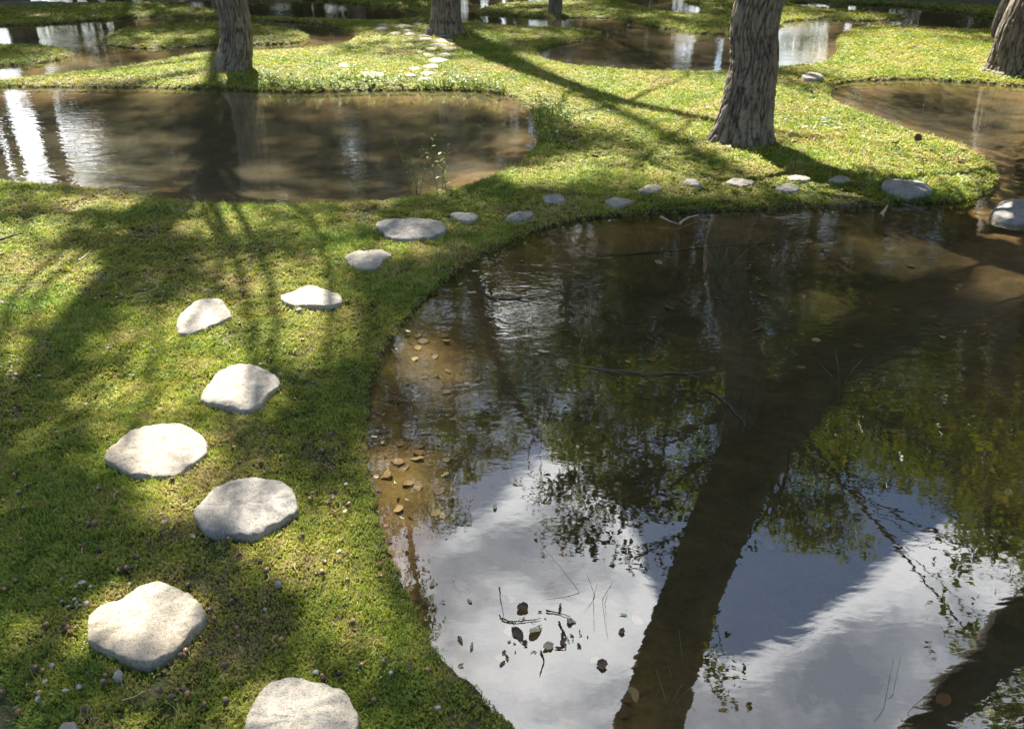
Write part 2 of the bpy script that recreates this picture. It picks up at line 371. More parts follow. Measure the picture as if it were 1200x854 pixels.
def height(pts, s=None):
    pts = np.asarray(pts, float)
    if s is None: s = water_s(pts)
    x, y = pts[:, 0], pts[:, 1]
    lump = fbm(x*1.3, y*1.3, 3)*.012 + fbm(x*6.5, y*6.5, 3)*.012 + fbm(x*22, y*22, 2)*.008
    e = sstep(0, .09, -s)
    rr = np.hypot(x, y)
    fe = sstep(0, .6, -s)
    land = .012 + .012*e + .008*fe + lump*(.35+.65*e)*(1-.6*sstep(5, 10, rr)) + .25*sstep(20, 60, rr)*e
    land = np.maximum(land, .007)
    dep = .035 + .12*sstep(.0, .9, s) + .18*sstep(.8, 3, s)
    bed = -dep + fbm(x*5, y*5, 4)*.018*sstep(.03, .3, s)
    bed = np.minimum(bed, -.012)
    k = sstep(-.012, .014, s)
    return land*(1-k)+bed*k

# ------------------------------------------------------------------ terrain (one polar sheet, split into land and pond bed)
th = np.concatenate([np.arange(-180, -60, 3.), np.arange(-60, -42, .6), np.arange(-42, 42, .12), np.arange(42, 60, .6), np.arange(60, 180, 3.)])
th = np.radians(th)
r = [0.25]
while r[-1] < 900:
    c = r[-1]; r.append(c*(1.03 if c < .9 else 1.0052 if c < 16 else 1.014 if c < 60 else 1.08))
r = np.array(r); nt_, nr_ = len(th), len(r)
G = np.stack([np.outer(r, np.sin(th)).ravel(), np.outer(r, np.cos(th)).ravel()], 1)
S = water_s(G); Z = height(G, S)
V = np.column_stack([G, Z])
i = np.arange(nr_-1)[:, None]*nt_; j = np.arange(nt_)[None, :]; j2 = (j+1) % nt_
Q = np.stack([i+j, i+nt_+j, i+nt_+j2, i+j2], -1).reshape(-1, 4)
fs = S[Q].mean(1)
def submesh(name, sel, mat, attrs):
    q = Q[sel]; u, inv = np.unique(q.ravel(), return_inverse=True)
    return link_mesh(name, V[u], inv.reshape(-1, 4), mat, None, True, {k: a[u] for k, a in attrs.items()})
gx, gy = G[:, 0], G[:, 1]
# sandy shelf along the shallow far and near margins of the big pond
sand = np.clip(1-sstep(.05, .75, S)+.5*fbm(gx*1.5, gy*1.5, 3), 0, 1)*.95
ground = submesh('ground', fs <= .0, M['soil'], {'wet': sstep(-.035, .0, S)}); tag(ground, 'mossy lawn ground winding between the ponds', 'ground', kind='structure')
cvec = V[Q[:, 0]]
core = np.full(len(V), 1.0)
sand = sand*(1-.75*sstep(1.6, 2.5, gx)*(1-sstep(3.7, 4.3, gy)))
bed = submesh('pond_bed', fs > .0, M['bed'], {'sand': sand}); tag(bed, 'brown muddy bed of the shallow ponds', 'pond bed', kind='structure')
# centre cap of the ground below the camera
k = np.arange(nt_); link = link_mesh
capV = np.vstack([V[:nt_], [[0, 0, .05]]]); capF = np.stack([k, (k+1) % nt_, np.full(nt_, nt_)], 1)[:, ::-1]
cap = link_mesh('ground', capV, capF, M['soil']); tag(cap, 'patch of lawn ground under the viewpoint', 'ground', kind='structure')

# water surfaces: one sheet per pond with a fine grid attribute of ripple strength
def ripple_at(x, y):
    # calm in the foreground of the big pond, livelier in its middle and on the far ponds
    w = np.full(len(x), .75)
    d = np.hypot(x-.15, y-1.6); w = w*(.25+.9*sstep(.5, 1.9, d))*(1+.6*sstep(4.5, 5.5, y))
    w = w*(1+.8*np.exp(-((x-.15)**2+(y-3.3)**2)/.5))
    return w
wnames = ['main', 'left', 'A', 'B', 'C', 'D', 'E', 'F']
for idx, poly in enumerate(PONDS):
    lo, hi = poly.min(0)-.3, poly.max(0)+.3
    sx = (hi-lo)/60.0
    X, Y = np.meshgrid(np.linspace(lo[0], hi[0], 61), np.linspace(lo[1], hi[1], 61), indexing='ij')
    P2 = np.stack([X.ravel(), Y.ravel()], 1)
    ii = (np.arange(60)[:, None]*61+np.arange(60)[None, :])
    q = np.stack([ii, ii+61, ii+62, ii+1], -1).reshape(-1, 4)
    sd = sdist(P2, poly)
    cell = np.hypot(*(hi-lo))/60
    keep = (sd[q].max(1) > -cell*1.2)
    q = q[keep]; u, inv = np.unique(q.ravel(), return_inverse=True)
    Vw = np.column_stack([P2[u], np.full(len(u), 0.0005*idx)])
    silt = {0: .0, 1: .18, 2: .1, 3: .1, 4: .1, 5: .16, 6: .12, 7: .12}[idx]
    si = np.full(len(u), silt)
    if idx == 0: si = .0+.12*sstep(4.9, 6.2, P2[u][:, 1])
    w = link_mesh('water', Vw, inv.reshape(-1, 4), M['water'], None, True, {'ripple': ripple_at(P2[u][:, 0], P2[u][:, 1]), 'silt': si})
    lab = ['still water of the large foreground pond', 'murky brown water of the oval pond at left', 'water ringing two grass islands at far left', 'narrow far pond behind the left trunk',
           'dark water beside the far middle trunk', 'winding far pond left and right of the furrowed trunk', 'small pond at the top edge', 'sliver of water at the top left edge'][idx]
    tag(w, lab, 'water', kind='structure')

# ------------------------------------------------------------------ stepping stones
def stone(px_out, ztop, label, mat, dome=.006, tilt=(0, 0), group='granite stepping stones in the moss', name='stepping_stone', cat='stepping stone', rough=1.0, skirt=.012, jag=.35):
    out = np.array([gp(x, y, ztop) for x, y in catmull(px_out, 14 if len(px_out) < 9 else 8)])[:, :2]
    # resample evenly, add small chips
    seg = np.hypot(*(np.roll(out, -1, 0)-out).T); cum = np.concatenate([[0], np.cumsum(seg)]); n = 120
    t = np.linspace(0, cum[-1], n, endpoint=False); oc = np.vstack([out, out[:1]])
    out = np.stack([np.interp(t, cum, oc[:, 0]), np.interp(t, cum, oc[:, 1])], 1)
    c = out.mean(0); o = out-c; R = np.hypot(*o.T).mean()
    sd = rng.uniform(0, 100); an = np.linspace(0, 18, n, endpoint=False)
    ch = perlin(an*2+sd, np.full(n, sd), 0)*.022*jag*2 + perlin(an*5+sd, np.full(n, sd+4))*.014*jag*2
    ch *= np.sin(np.linspace(0, np.pi, n))**.2
    o = o*(1+ch)[:, None]
    rings = [(0.0, 0), (.15, 0), (.3, 0), (.45, 0), (.6, 0), (.72, 0), (.82, 0), (.90, 0), (.955, -.0012), (.985, -.0025), (1.0, -.006), (1.006+skirt*.3, -.018), (1.0+skirt*1.0, -.035), (1.0+skirt, -.06)]
    Vs = []
    for f, dz in rings[1:]:
        p = o*f; X, Y = p[:, 0]+c[0], p[:, 1]+c[1]
        z = ztop + dome*(1-f*f) + dz + (fbm(X*9, Y*9, 3)*.011 + fbm(X*34, Y*34, 3)*.007)*rough*(1 if f < .99 else .6)
        z += tilt[0]*p[:, 0] + tilt[1]*p[:, 1]
        if f > .99:
            wob = 1+.02*perlin(an*3+sd+9, np.full(n, dz*60)); p = p*wob[:, None]
        Vs.append(np.column_stack([p, z]))
    Vs = np.vstack(Vs); nr = len(rings)-1
    cen = np.array([[0, 0, ztop+dome]]); Vv = np.vstack([Vs, cen])
    k = np.arange(n); ks = (k+1) % n
    Qs = np.concatenate([np.stack([a*n+k, (a+1)*n+k, (a+1)*n+ks, a*n+ks], 1) for a in range(nr-1)])
    Ts = np.stack([np.full(n, nr*n), k, ks], 1)
    ob = link_mesh(name, Vv, [Qs, Ts], mat); ob.location = (c[0], c[1], 0)
    tag(ob, label, cat, group); STONES.append(out.copy()*1.0)
    return ob
STONES = []
gr, gg, gpale = M['granite'], M['granite_grey'], M['granite_pale']
BIG = [
 ([(288,843),(295,825),(307,807),(322,796),(348,792),(370,798),(390,803),(404,808),(412,822),(420,837),(417,855),(405,874),(375,886),(340,888),(305,879),(290,862)], .060, 'speckled pale stepping stone cut off by the bottom edge, nearest of all', gpale),
 ([(102,730),(105,718),(115,709),(128,704),(140,702),(150,694),(162,684),(177,680),(190,680),(203,687),(222,694),(235,707),(240,717),(236,727),(222,742),(208,757),(193,767),(177,772),(163,774),(147,770),(130,763),(115,756),(103,747)], .062, 'large heart-shaped tan stepping stone, second nearest', gr),
 ([(122,535),(135,519),(152,503),(171,497),(195,496),(215,497),(232,505),(242,518),(239,532),(221,545),(210,553),(193,556),(176,556),(156,555),(139,547)], .056, 'oval tan stepping stone with a pointed left end in sunlit moss', gr),
 ([(226,599),(236,586),(254,569),(280,559),(306,558),(330,563),(343,573),(348,593),(338,602),(319,614),(297,626),(273,624),(247,623),(234,614)], .062, 'grey stepping stone with a dark upper half, between the oval and the heart-shaped ones', gg),
 ([(235,463),(244,448),(260,432),(284,424),(308,431),(324,440),(327,448),(314,460),(308,470),(298,478),(284,480),(260,475),(238,469)], .056, 'pale stepping stone narrowing to a corner at right, above the oval tan one', gpale),
 ([(207,378),(212,366),(224,357),(240,350),(258,351),(266,360),(271,369),(260,376),(246,380),(228,387),(216,389),(208,386)], .062, 'pale humped stepping stone farthest left in the path', gpale),
 ([(329,346),(346,339),(364,333),(382,339),(396,344),(401,350),(396,355),(382,358),(360,357),(336,355)], .05, 'whitish flat lens-shaped stepping stone right of the humped one', gpale),
 ([(440,263),(450,257),(474,255),(502,257),(516,260),(523,268),(506,276),(476,280),(456,278),(448,271)], .055, 'broad greenish grey stone at the bend of the path near the oval pond', gg),
 ([(405,299),(426,292),(446,292),(459,298),(450,304),(442,312),(424,315),(412,311),(407,305)], .05, 'pale five-sided stepping stone just below the broad grey one', gpale),
 ([(528,251),(542,248),(560,253),(554,258),(544,259)], .047, 'small pale triangular stone right of the broad grey one', gpale),
 ([(593,254),(606,248),(623,248),(624,252),(608,258),(598,257)], .047, 'small flat purplish grey oblong stone by the big pond', gg),
 ([(636,231),(650,227),(660,231),(663,235),(644,238)], .047, 'small grey four-cornered stone beside the sunlit patch', gg),
 ([(709,235),(722,231),(741,235),(733,239),(720,241)], .045, 'small grey-white stone nearest the pond edge in the row', gr),
 ([(748,223),(762,216),(776,220),(764,225)], .047, 'small brownish stone left of the furrowed trunk, upper of its pair', gr),
 ([(800,213),(810,209),(820,213),(822,218),(812,217)], .047, 'small curved grey stone directly below the furrowed trunk', gg),
 ([(851,213),(861,209),(877,210),(884,214),(870,218)], .047, 'flat oval stone just right of the curved grey one below the trunk', gr),
 ([(909,220),(919,216),(933,217),(936,222),(921,225)], .047, 'smooth rounded grey stone, lowest of the trio right of the trunk', gg),
 ([(923,207),(936,205),(950,208),(945,212),(930,211)], .047, 'thin flat stone behind the smooth rounded grey one', gr),
 ([(971,210),(984,206),(997,211),(984,213)], .047, 'small pointed stone between the thin flat one and the last big one', gr),
 ([(1034,216),(1041,209),(1059,211),(1080,212),(1093,222),(1080,225),(1062,227),(1044,223)], .055, 'large grey end stone of the row near the right tip of the lawn', gg),
]
for out, z, lab, m in BIG:
    stone(out, z, lab, m, dome=.006 if out[0][1] > 300 else .012, tilt=(0, .03 if out[0][0] == 207 else 0), rough=1.0 if out[0][1] > 400 else .8)
stone([(1164,247),(1168,240),(1178,235),(1200,233),(1225,236),(1238,246),(1222,256),(1195,257),(1172,253)], .032, 'smooth grey boulder standing in the water at the right edge', gg, dome=.022, group=None, name='boulder', cat='boulder', skirt=.05, jag=.15)
far_st = [(605,188,120,24),(568,215,115,22),(655,207,44,14),(634,234,80,18),(522,236,78,18),(608,273,85,22),(515,272,68,18),(460,255,40,10),(565,302,130,34),(530,340,120,24),(430,353,70,20),(190,385,170,30),(500,380,95,22),(490,412,80,22),(405,390,66,20),(491,178,78,17),(485,158,85,12),(590,163,70,12),(385,131,60,10),(400,149,76,16),(315,145,78,14),(445,91,70,16),(365,105,96,20),(250,96,80,12),(240,119,90,18),(15,335,56,28)]
far_lab = ['broad flat stone at the head of the far double row, just below the trunk', 'pale wide stone in the left file of the far double row', 'small stone fragment at the right side of the far double row', 'flat stone in the right file of the far double row, third down', 'low oval stone in the left file of the far double row', 'oval stone in the right file above the thick pale one', 'small oval in the left file above the thick pale one',
 'tiny low stone farthest left of the far double row', 'thick pale block ending the far double row', 'long stone below the thick pale block', 'greyish stone left of the long stone below the block', 'wide pale stone among yellow flowers by the oval pond', 'bright oval stone of the close trio near the oval pond', 'lowest stone of the close trio near the oval pond', 'left stone of the close trio near the oval pond',
 'bright flat oval left of the head stone of the double row', 'thin grey stone behind the bright flat oval', 'half-buried stone at the foot of the far trunk', 'thin slab at the far bend of the path', 'pale slab just below the thin one at the far bend', 'low pale slab at the left of the far bend', 'whitish right end of the long far slabs', 'long whitish slab by the far narrow pond', 'thin pale slab farthest from the viewer', 'dark grey slab left of the long whitish one', 'pale stone alone in the lawn left of the path']
for (cx, cy, w, h), lab in zip(far_st, far_lab):
    X, Y = 400+cx/5, 10+cy/5; w = w/10*.95; h = h/10*.95
    e = [(X+w*(1+.12*rng.normal())*math.cos(a), Y+h*(1+.1*rng.normal())*math.sin(a)) for a in np.linspace(0, 2*np.pi, 7, endpoint=False)]
    stone(e, .044, lab, gr, dome=.01, group='stepping stones of the far path', rough=.8)
stone([(940,88),(948,85),(960,86),(965,90),(955,92),(944,91)], .07, 'pale bluish white flat stone in the lawn right of the trunk', gpale, dome=.01, group=None, name='flat_stone', cat='stone')

def in_stones(P, pad=0.0):
    m = np.zeros(len(P), bool)
    for o in STONES:
        c = o.mean(0); R = np.hypot(*(o-c).T).max()+.05
        k = np.where(np.hypot(P[:, 0]-c[0], P[:, 1]-c[1]) < R)[0]
        if len(k): m[k] |= sdist(P[k], o) > -pad
    return m

# ------------------------------------------------------------------ moss and grass (ground cover)
def tuft(seed, kind):
    q = np.random.default_rng(seed); V = []; Tt = []; A = []
    if kind == 'moss':
        for s in range(7):
            a = q.uniform(0, 2*np.pi); rr = .008*math.sqrt(q.uniform()); bx, by = rr*math.cos(a), rr*math.sin(a)
            hh = q.uniform(.007, .014); lx, ly = q.normal(0, .003, 2)
            for lf in range(7):
                f = (lf+.6)/7; a2 = q.uniform(0, 2*np.pi); L = .0052*(1.1-.45*f); up = .3+.8*f
                p = np.array([bx+lx*f, by+ly*f, hh*f-.001]); d = np.array([math.cos(a2), math.sin(a2), up]); d /= np.linalg.norm(d)
                sd = np.array([-math.sin(a2), math.cos(a2), 0])*.0011
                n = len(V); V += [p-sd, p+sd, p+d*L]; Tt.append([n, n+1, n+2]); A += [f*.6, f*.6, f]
    else:
        for s in range(11):
            a = q.uniform(0, 2*np.pi); rr = .014*math.sqrt(q.uniform()); p = np.array([rr*math.cos(a), rr*math.sin(a), 0])
            a2 = q.uniform(0, 2*np.pi); L = q.uniform(.014, .034); ln = q.uniform(.15, .8)
            d1 = np.array([math.cos(a2)*ln, math.sin(a2)*ln, 1.]); d1 /= np.linalg.norm(d1)
            d2 = np.array([math.cos(a2)*ln*2.2, math.sin(a2)*ln*2.2, .8]); d2 /= np.linalg.norm(d2)
            sd = np.array([-math.sin(a2), math.cos(a2), 0])*.0011
            m1 = p+d1*L*.55; m2 = m1+d2*L*.5; n = len(V)
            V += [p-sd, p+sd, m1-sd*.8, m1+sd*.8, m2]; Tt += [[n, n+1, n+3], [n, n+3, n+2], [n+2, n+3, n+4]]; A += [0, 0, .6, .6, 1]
    me = bpy.data.meshes.new(kind+'_tuft'); me.from_pydata([tuple(v) for v in V], [], Tt)
    at = me.attributes.new('tip', 'FLOAT', 'POINT'); at.data.foreach_set('value', np.array(A, np.float32))
    me.materials.append(M[kind]); return bpy.data.objects.new(kind+'_tuft', me)

def scatter(name, kind, pts, scl, label, cat, zmax=1.25):
    """one point per tuft; geometry nodes put a tuft on each"""
    me = bpy.data.meshes.new(name); me.vertices.add(len(pts)); me.vertices.foreach_set('co', pts.astype(np.float32).ravel())
    a = me.attributes.new('sc', 'FLOAT_VECTOR', 'POINT'); a.data.foreach_set('vector', np.column_stack([scl, scl, np.minimum(scl, zmax*(.75+.25*scl/scl.mean()))]).astype(np.float32).ravel())
    q = rng.uniform(0, 2*np.pi, len(pts)); tl = rng.normal(0, .22, (len(pts), 2))
    b = me.attributes.new('rot', 'FLOAT_VECTOR', 'POINT'); b.data.foreach_set('vector', np.column_stack([tl, q]).astype(np.float32).ravel())
    o = bpy.data.objects.new(name, me); C.objects.link(o)
    tree = bpy.data.node_groups.new(name+'_scatter', 'GeometryNodeTree')
    tree.interface.new_socket('Geometry', in_out='INPUT', socket_type='NodeSocketGeometry'); tree.interface.new_socket('Geometry', in_out='OUTPUT', socket_type='NodeSocketGeometry')
    n, l = tree.nodes, tree.links
    gi, go = n.new('NodeGroupInput'), n.new('NodeGroupOutput')
    join = n.new('GeometryNodeGeometryToInstance')
    for k in range(4):
        oi = n.new('GeometryNodeObjectInfo'); oi.inputs['Object'].default_value = tuft(100+k+(50 if kind == 'grass' else 0), kind); oi.inputs['As Instance'].default_value = True
        l.new(oi.outputs['Geometry'], join.inputs[0])
    iop = n.new('GeometryNodeInstanceOnPoints')
    # four instances joined, picked at random
    j2 = n.new('GeometryNodeJoinGeometry')
    for k, nd in enumerate([x for x in n if x.bl_idname == 'GeometryNodeObjectInfo']): l.new(nd.outputs['Geometry'], j2.inputs[0])
    n.remove(join)
    l.new(gi.outputs[0], iop.inputs['Points']); l.new(j2.outputs[0], iop.inputs['Instance']); iop.inputs['Pick Instance'].default_value = True
    rn = n.new('FunctionNodeRandomValue'); rn.data_type = 'INT'
    ins = [s for s in rn.inputs if s.type == 'INT']; ins[0].default_value = 0; ins[1].default_value = 3
    l.new([s for s in rn.outputs if s.type == 'INT'][0], iop.inputs['Instance Index'])
    na = n.new('GeometryNodeInputNamedAttribute'); na.data_type = 'FLOAT_VECTOR'; na.inputs[0].default_value = 'sc'
    l.new([s for s in na.outputs if s.enabled][0], iop.inputs['Scale'])
    nb = n.new('GeometryNodeInputNamedAttribute'); nb.data_type = 'FLOAT_VECTOR'; nb.inputs[0].default_value = 'rot'
    l.new([s for s in nb.outputs if s.enabled][0], iop.inputs['Rotation'])
    l.new(iop.outputs[0], go.inputs[0])
    md = o.modifiers.new('scatter', 'NODES'); md.node_group = tree
    tag(o, label, cat, kind='stuff'); return o

def sample_land(base, slope, rmin, rmax, edge=.0):
    """jittered points on land whose spacing grows with distance"""
    out = []; rr = rmin
    while rr < rmax:
        sp = max(base, slope*rr); aa = np.arange(-math.radians(41), math.radians(41), sp/rr)
        a = aa+rng.uniform(-.5, .5, len(aa))*sp/rr; q = rr+rng.uniform(-.5, .5, len(aa))*sp
        out.append(np.column_stack([q*np.sin(a), q*np.cos(a), np.full(len(a), sp)])); rr += sp
    P = np.vstack(out); s = water_s(P[:, :2]); k = s < -edge; P, s = P[k], s[k]
    z = height(P[:, :2], s); k = ~in_stones(P[:, :2], -.006-.0); 
    return P[k], z[k], s[k]
P, z, s = sample_land(.0095, .0036, 1.0, 17)
pn = fbm(P[:, 0]*1.6+3, P[:, 1]*1.6, 3); bald = fbm(P[:, 0]*4.2, P[:, 1]*4.2+20, 3)
keep = (rng.uniform(size=len(P)) < 1-.85*sstep(.27, .52, bald+.25*fbm(P[:, 0]*17, P[:, 1]*17, 2))) 
clump = fbm(P[:, 0]*13+5, P[:, 1]*13, 2)
sc_ = P[:, 2]/.0095*rng.uniform(.7, 1.5, len(P))*(1+.25*np.clip(pn, -1, 1))*(1.12+.75*np.clip(clump, -.7, .9))
sc_ = np.minimum(sc_, 2.0+ (P[:, 2]/.0095-1)*.75)*np.where(s > -.03, .8, 1)
scatter('moss', 'moss', np.column_stack([P[keep, 0], P[keep, 1], z[keep]-.001]), sc_[keep]*.92, 'yellow-green moss carpeting the banks', 'moss')
P, z, s = sample_land(.014, .0052, 1.0, 17)
gn = fbm(P[:, 0]*1.1-8, P[:, 1]*1.1+5, 3)+.25*fbm(P[:, 0]*6, P[:, 1]*6, 2)+.28*sstep(6, 10, np.hypot(P[:, 0], P[:, 1]))
keep = rng.uniform(size=len(P)) < sstep(-.15, .35, gn)*.95+.05
scl = rng.uniform(.55, 1.1, len(P))*np.minimum(P[:, 2]/.014, 2.4)
scatter('grass', 'grass', np.column_stack([P[keep, 0], P[keep, 1], z[keep]-.002]), scl[keep], 'fine short green grass growing through the moss', 'grass')

# ------------------------------------------------------------------ trees
def bark_disp(path, amp, seed, circ=10):
    path = np.asarray(path)
    L = np.concatenate([[0], np.cumsum(np.linalg.norm(np.diff(path, axis=0), axis=1))])
    def f(i, th, rad):
        U = th[None, :]/(2*np.pi)*circ*2; Zc = L[:, None]
        wv = perlin(U*.5+0*Zc, Zc*1.6+seed, circ)*.4
        a = 1-np.abs(perlin(U+wv, Zc*4.6+seed, circ*2))*4.2
        b = 1-np.abs(perlin(U*2+wv*2+40, Zc*15+seed, circ*4))*3.4
        c = perlin(U*4, Zc*14+seed, circ*8)
        f.ridge = np.clip(1-(.72*np.clip(a, 0, 1)**1.3+.5*np.clip(b, 0, 1)**1.5) + .22*c, 0, 1)
        flare = 1.0
        return -amp*(1-f.ridge)*np.minimum(1, rad[:, None]/.15)
    return f

# gaps between the crowns: where the sun gets through to the ground, and where open sky shows above the water
SUNGAPS = [(288,600,62,26),(60,335,85,42),(20,440,42,40),(200,400,62,42),(160,465,62,42),(300,385,105,46),(375,400,50,30),(365,345,50,20),(285,452,52,36),(255,245,44,15),(245,262,40,16),(350,640,72,62),(425,650,32,130),(400,720,50,40),(182,525,84,42),(172,725,88,60),(200,585,60,30),(350,835,74,36),(180,740,60,30),
  (445,530,30,60),(470,740,45,40),(560,810,40,40),(640,205,60,14),(735,200,34,12),(795,204,50,11),(1060,165,110,34),(1110,200,60,18),(955,145,75,34),(960,190,50,14),(760,135,110,24),(700,105,170,22),(870,212,30,8),
  (400,85,200,16),(600,90,120,14),(1050,70,140,22),(1030,262,120,13),(1165,305,42,22),(955,305,56,8),(1160,440,40,12),(310,192,40,12),(230,180,30,10),(548,190,34,14),(598,150,30,12),(90,150,60,16),(930,300,70,14),(500,400,50,40),(1090,60,150,30),(478,540,42,80),(640,600,40,20),(30,270,50,14),(110,235,60,10),(470,290,40,12)]
SKYGAPS = [(1010,690,190,120),(950,600,110,70),(900,800,140,90),(580,700,80,110),(620,770,110,90),(600,355,50,50),(565,600,65,70),(690,700,70,50),(630,500,40,70)]
def gaps_keep(Pw, q, sun=True, sky=True):
    keep = np.ones(len(Pw), bool)
    if sun:
        g = Pw - SUNV*((Pw[:, 2]-.05)/SUNV[2])[:, None]
        dp = g[:, 1]*CP+(CH-.05)*SP; ok = dp > .3; dp = np.where(ok, dp, 1)
        px = 600+F*g[:, 0]/dp; py = 427+F*((CH-.05)*CP-g[:, 1]*SP)/dp
        for cx, cy, rx, ry in SUNGAPS:
            e = ((px-cx)/rx)**2+((py-cy)/ry)**2
            keep &= ~(ok & (e < 1.0+.35*q.normal(size=len(e))))
    if not sky: return keep
    dp = Pw[:, 1]*CP+(CH+Pw[:, 2])*SP; ok = dp > .3; dp = np.where(ok, dp, 1)
    px = 600+F*Pw[:, 0]/dp; py = 427+F*((CH+Pw[:, 2])*CP-Pw[:, 1]*SP)/dp
    for cx, cy, rx, ry in SKYGAPS:
        e = ((px-cx)/rx)**2+((py-cy)/ry)**2
        keep &= ~(ok & (e < 1.0+.25*q.normal(size=len(e))) & (q.uniform(size=len(e)) < .97))
    return keep

def build_tree(name, base, path, radii, clusters, label, group, leafm='leaf', leafsize=.065, dens=1.0, seed=0, fine=False, cat='tree', roots=0, leafflat=.5, gaps='both'):
    """base: world point; path: trunk points relative to base; clusters: (pos, r, density) relative to base"""
    q = np.random.default_rng(seed+900)
    root = empty(name, tuple(base)); tag(root, label, cat, group)
    path = np.asarray(path, float)
    pc = catmull(np.column_stack([path, radii]), 60 if fine else 6, False)
    if fine:
        # keep the furrows fine only on the lowest three metres
        low = pc[pc[:, 2] < 3.2]; hi = pc[pc[:, 2] >= 3.2][::10]; pc = np.vstack([low, hi]) if len(hi) else low
    mb = MB(); seg = 180 if fine else 14
    pp, rr = pc[:, :3], pc[:, 3]
    if fine:
        dfn = bark_disp(pp, .017, seed*3.7, 15)
        def d2(i, th, rad):
            v = dfn(i, th, rad)
            z_ = pp[:, 2][:, None]
            fl = np.exp(-np.maximum(z_, 0)/.13)*rad[:, None]*(.17+.16*np.sin(th[None, :]*5+seed)+.10*np.sin(th[None, :]*3+1.3*seed))*(1 if roots == 0 else roots)
            return v + np.maximum(fl, 0)
        tube(mb, pp, rr, seg, d2); mb.A[-1][:len(pp)*seg] = dfn.ridge.ravel()
    else:
        tube(mb, pp, rr, seg, None); mb.A[-1][:] = q.uniform(.3, .7, len(mb.A[-1]))
    LV = []
    FREE = []
    for (p, r_, dn) in clusters:
        free = dn >= 5; dn = dn-5 if free else dn
        p = np.asarray(p, float)
        n = int(1900*r_*r_*dn*dens*(.065/leafsize)**2)
        ns = max(6, n//26)                       # sprays: leaves gather round many small twig ends
        u = q.normal(0, 1, (ns, 3)); u /= np.linalg.norm(u, axis=1)[:, None]
        spc = p + u*(r_*q.uniform(.25, 1, ns)**.6)[:, None]*np.array([1, 1, .72])
        lc = spc[q.integers(0, ns, n)]+q.normal(0, 1, (n, 3))*np.array([.11, .11, .06])*max(.6, leafsize/.065*.7)
        bw = np.asarray(base, float)
        if gaps:
            kp = gaps_keep(lc+bw, q, True, not free); fr_ = kp.mean(); lc = lc[kp]
            if fr_ < .22: continue               # a limb that bears next to no leaves is left out
        LV.append(lc)
        d = np.linalg.norm(pp-p, axis=1)
        zt = min(pp[-1, 2]*.97, max(pp[:, 2].min(), p[2]-.55*math.hypot(*(p[:2]-pp[np.argmin(d), :2]))))
        k = int(np.argmin(np.abs(pp[:, 2]-zt))); st = pp[k]; rs = min(rr[k]*.35, .016+.014*np.linalg.norm(p-st)/2)
        mid = st*.5+p*.5+np.array([*(q.normal(0, .08, 2)), .08])*np.linalg.norm(p-st)
        lp = catmull([st, st*.72+mid*.28+[0, 0, .02], mid, p], 5, False)
        tube(mb, lp, np.linspace(rs, .006, len(lp)), 7); mb.A[-1][:] = .4
        for tw in range(max(4, int(9*min(1, r_)))):
            e = p+q.normal(0, 1, 3)*r_*.5; s0 = lp[int(len(lp)*q.uniform(.6, .98))]
            if gaps and not gaps_keep((e+bw)[None], q, True, not free)[0]: continue
            tp = catmull([s0, (s0+e)/2+q.normal(0, .08, 3)*r_, e], 4, False)
            tube(mb, tp, np.linspace(.008, .003, len(tp)), 4, None, False); mb.A[-1][:] = .3
    mb.build('trunk', M['bark'], root, True, 'ridge')
    if LV:
        c = np.vstack(LV)
        n = len(c)
        a = q.uniform(0, 2*np.pi, n); tl = q.normal(0, leafflat, n)
        d = np.column_stack([np.cos(a)*np.cos(tl), np.sin(a)*np.cos(tl), np.sin(tl)-.25])
        up = np.column_stack([q.normal(0, .45, (n, 2)), np.ones(n)])
        sd = np.cross(d, up); sd /= np.linalg.norm(sd, axis=1)[:, None]
        nn = np.cross(sd, d)
        L = (leafsize*q.uniform(.6, 1.25, n))[:, None]; W = L*.30
        v = np.stack([c, c+d*L*.5+sd*W-nn*L*.05, c+d*L, c+d*L*.5-sd*W-nn*L*.05], 1).reshape(-1, 3)
        k = np.arange(n)[:, None]*4
        link_mesh('crown', v, (k+np.array([[0, 1, 2, 3]])), M[leafm], root, False)
    return root

def trunkbase(px, py): return np.array([*gp(px, py, .05)[:2], .0])
def world_at_px(px, py, y):                 # point on the pixel's ray at ground distance y
    d = ray(px, py); t = y/d[1]; return np.array([d[0]*t, y, CH+d[2]*t])

# ---- the trees whose trunks stand in the picture
TREES = {}
def ctr(tb, pts): return [(np.asarray(p)-tb, r_, d) for p, r_, d in pts]
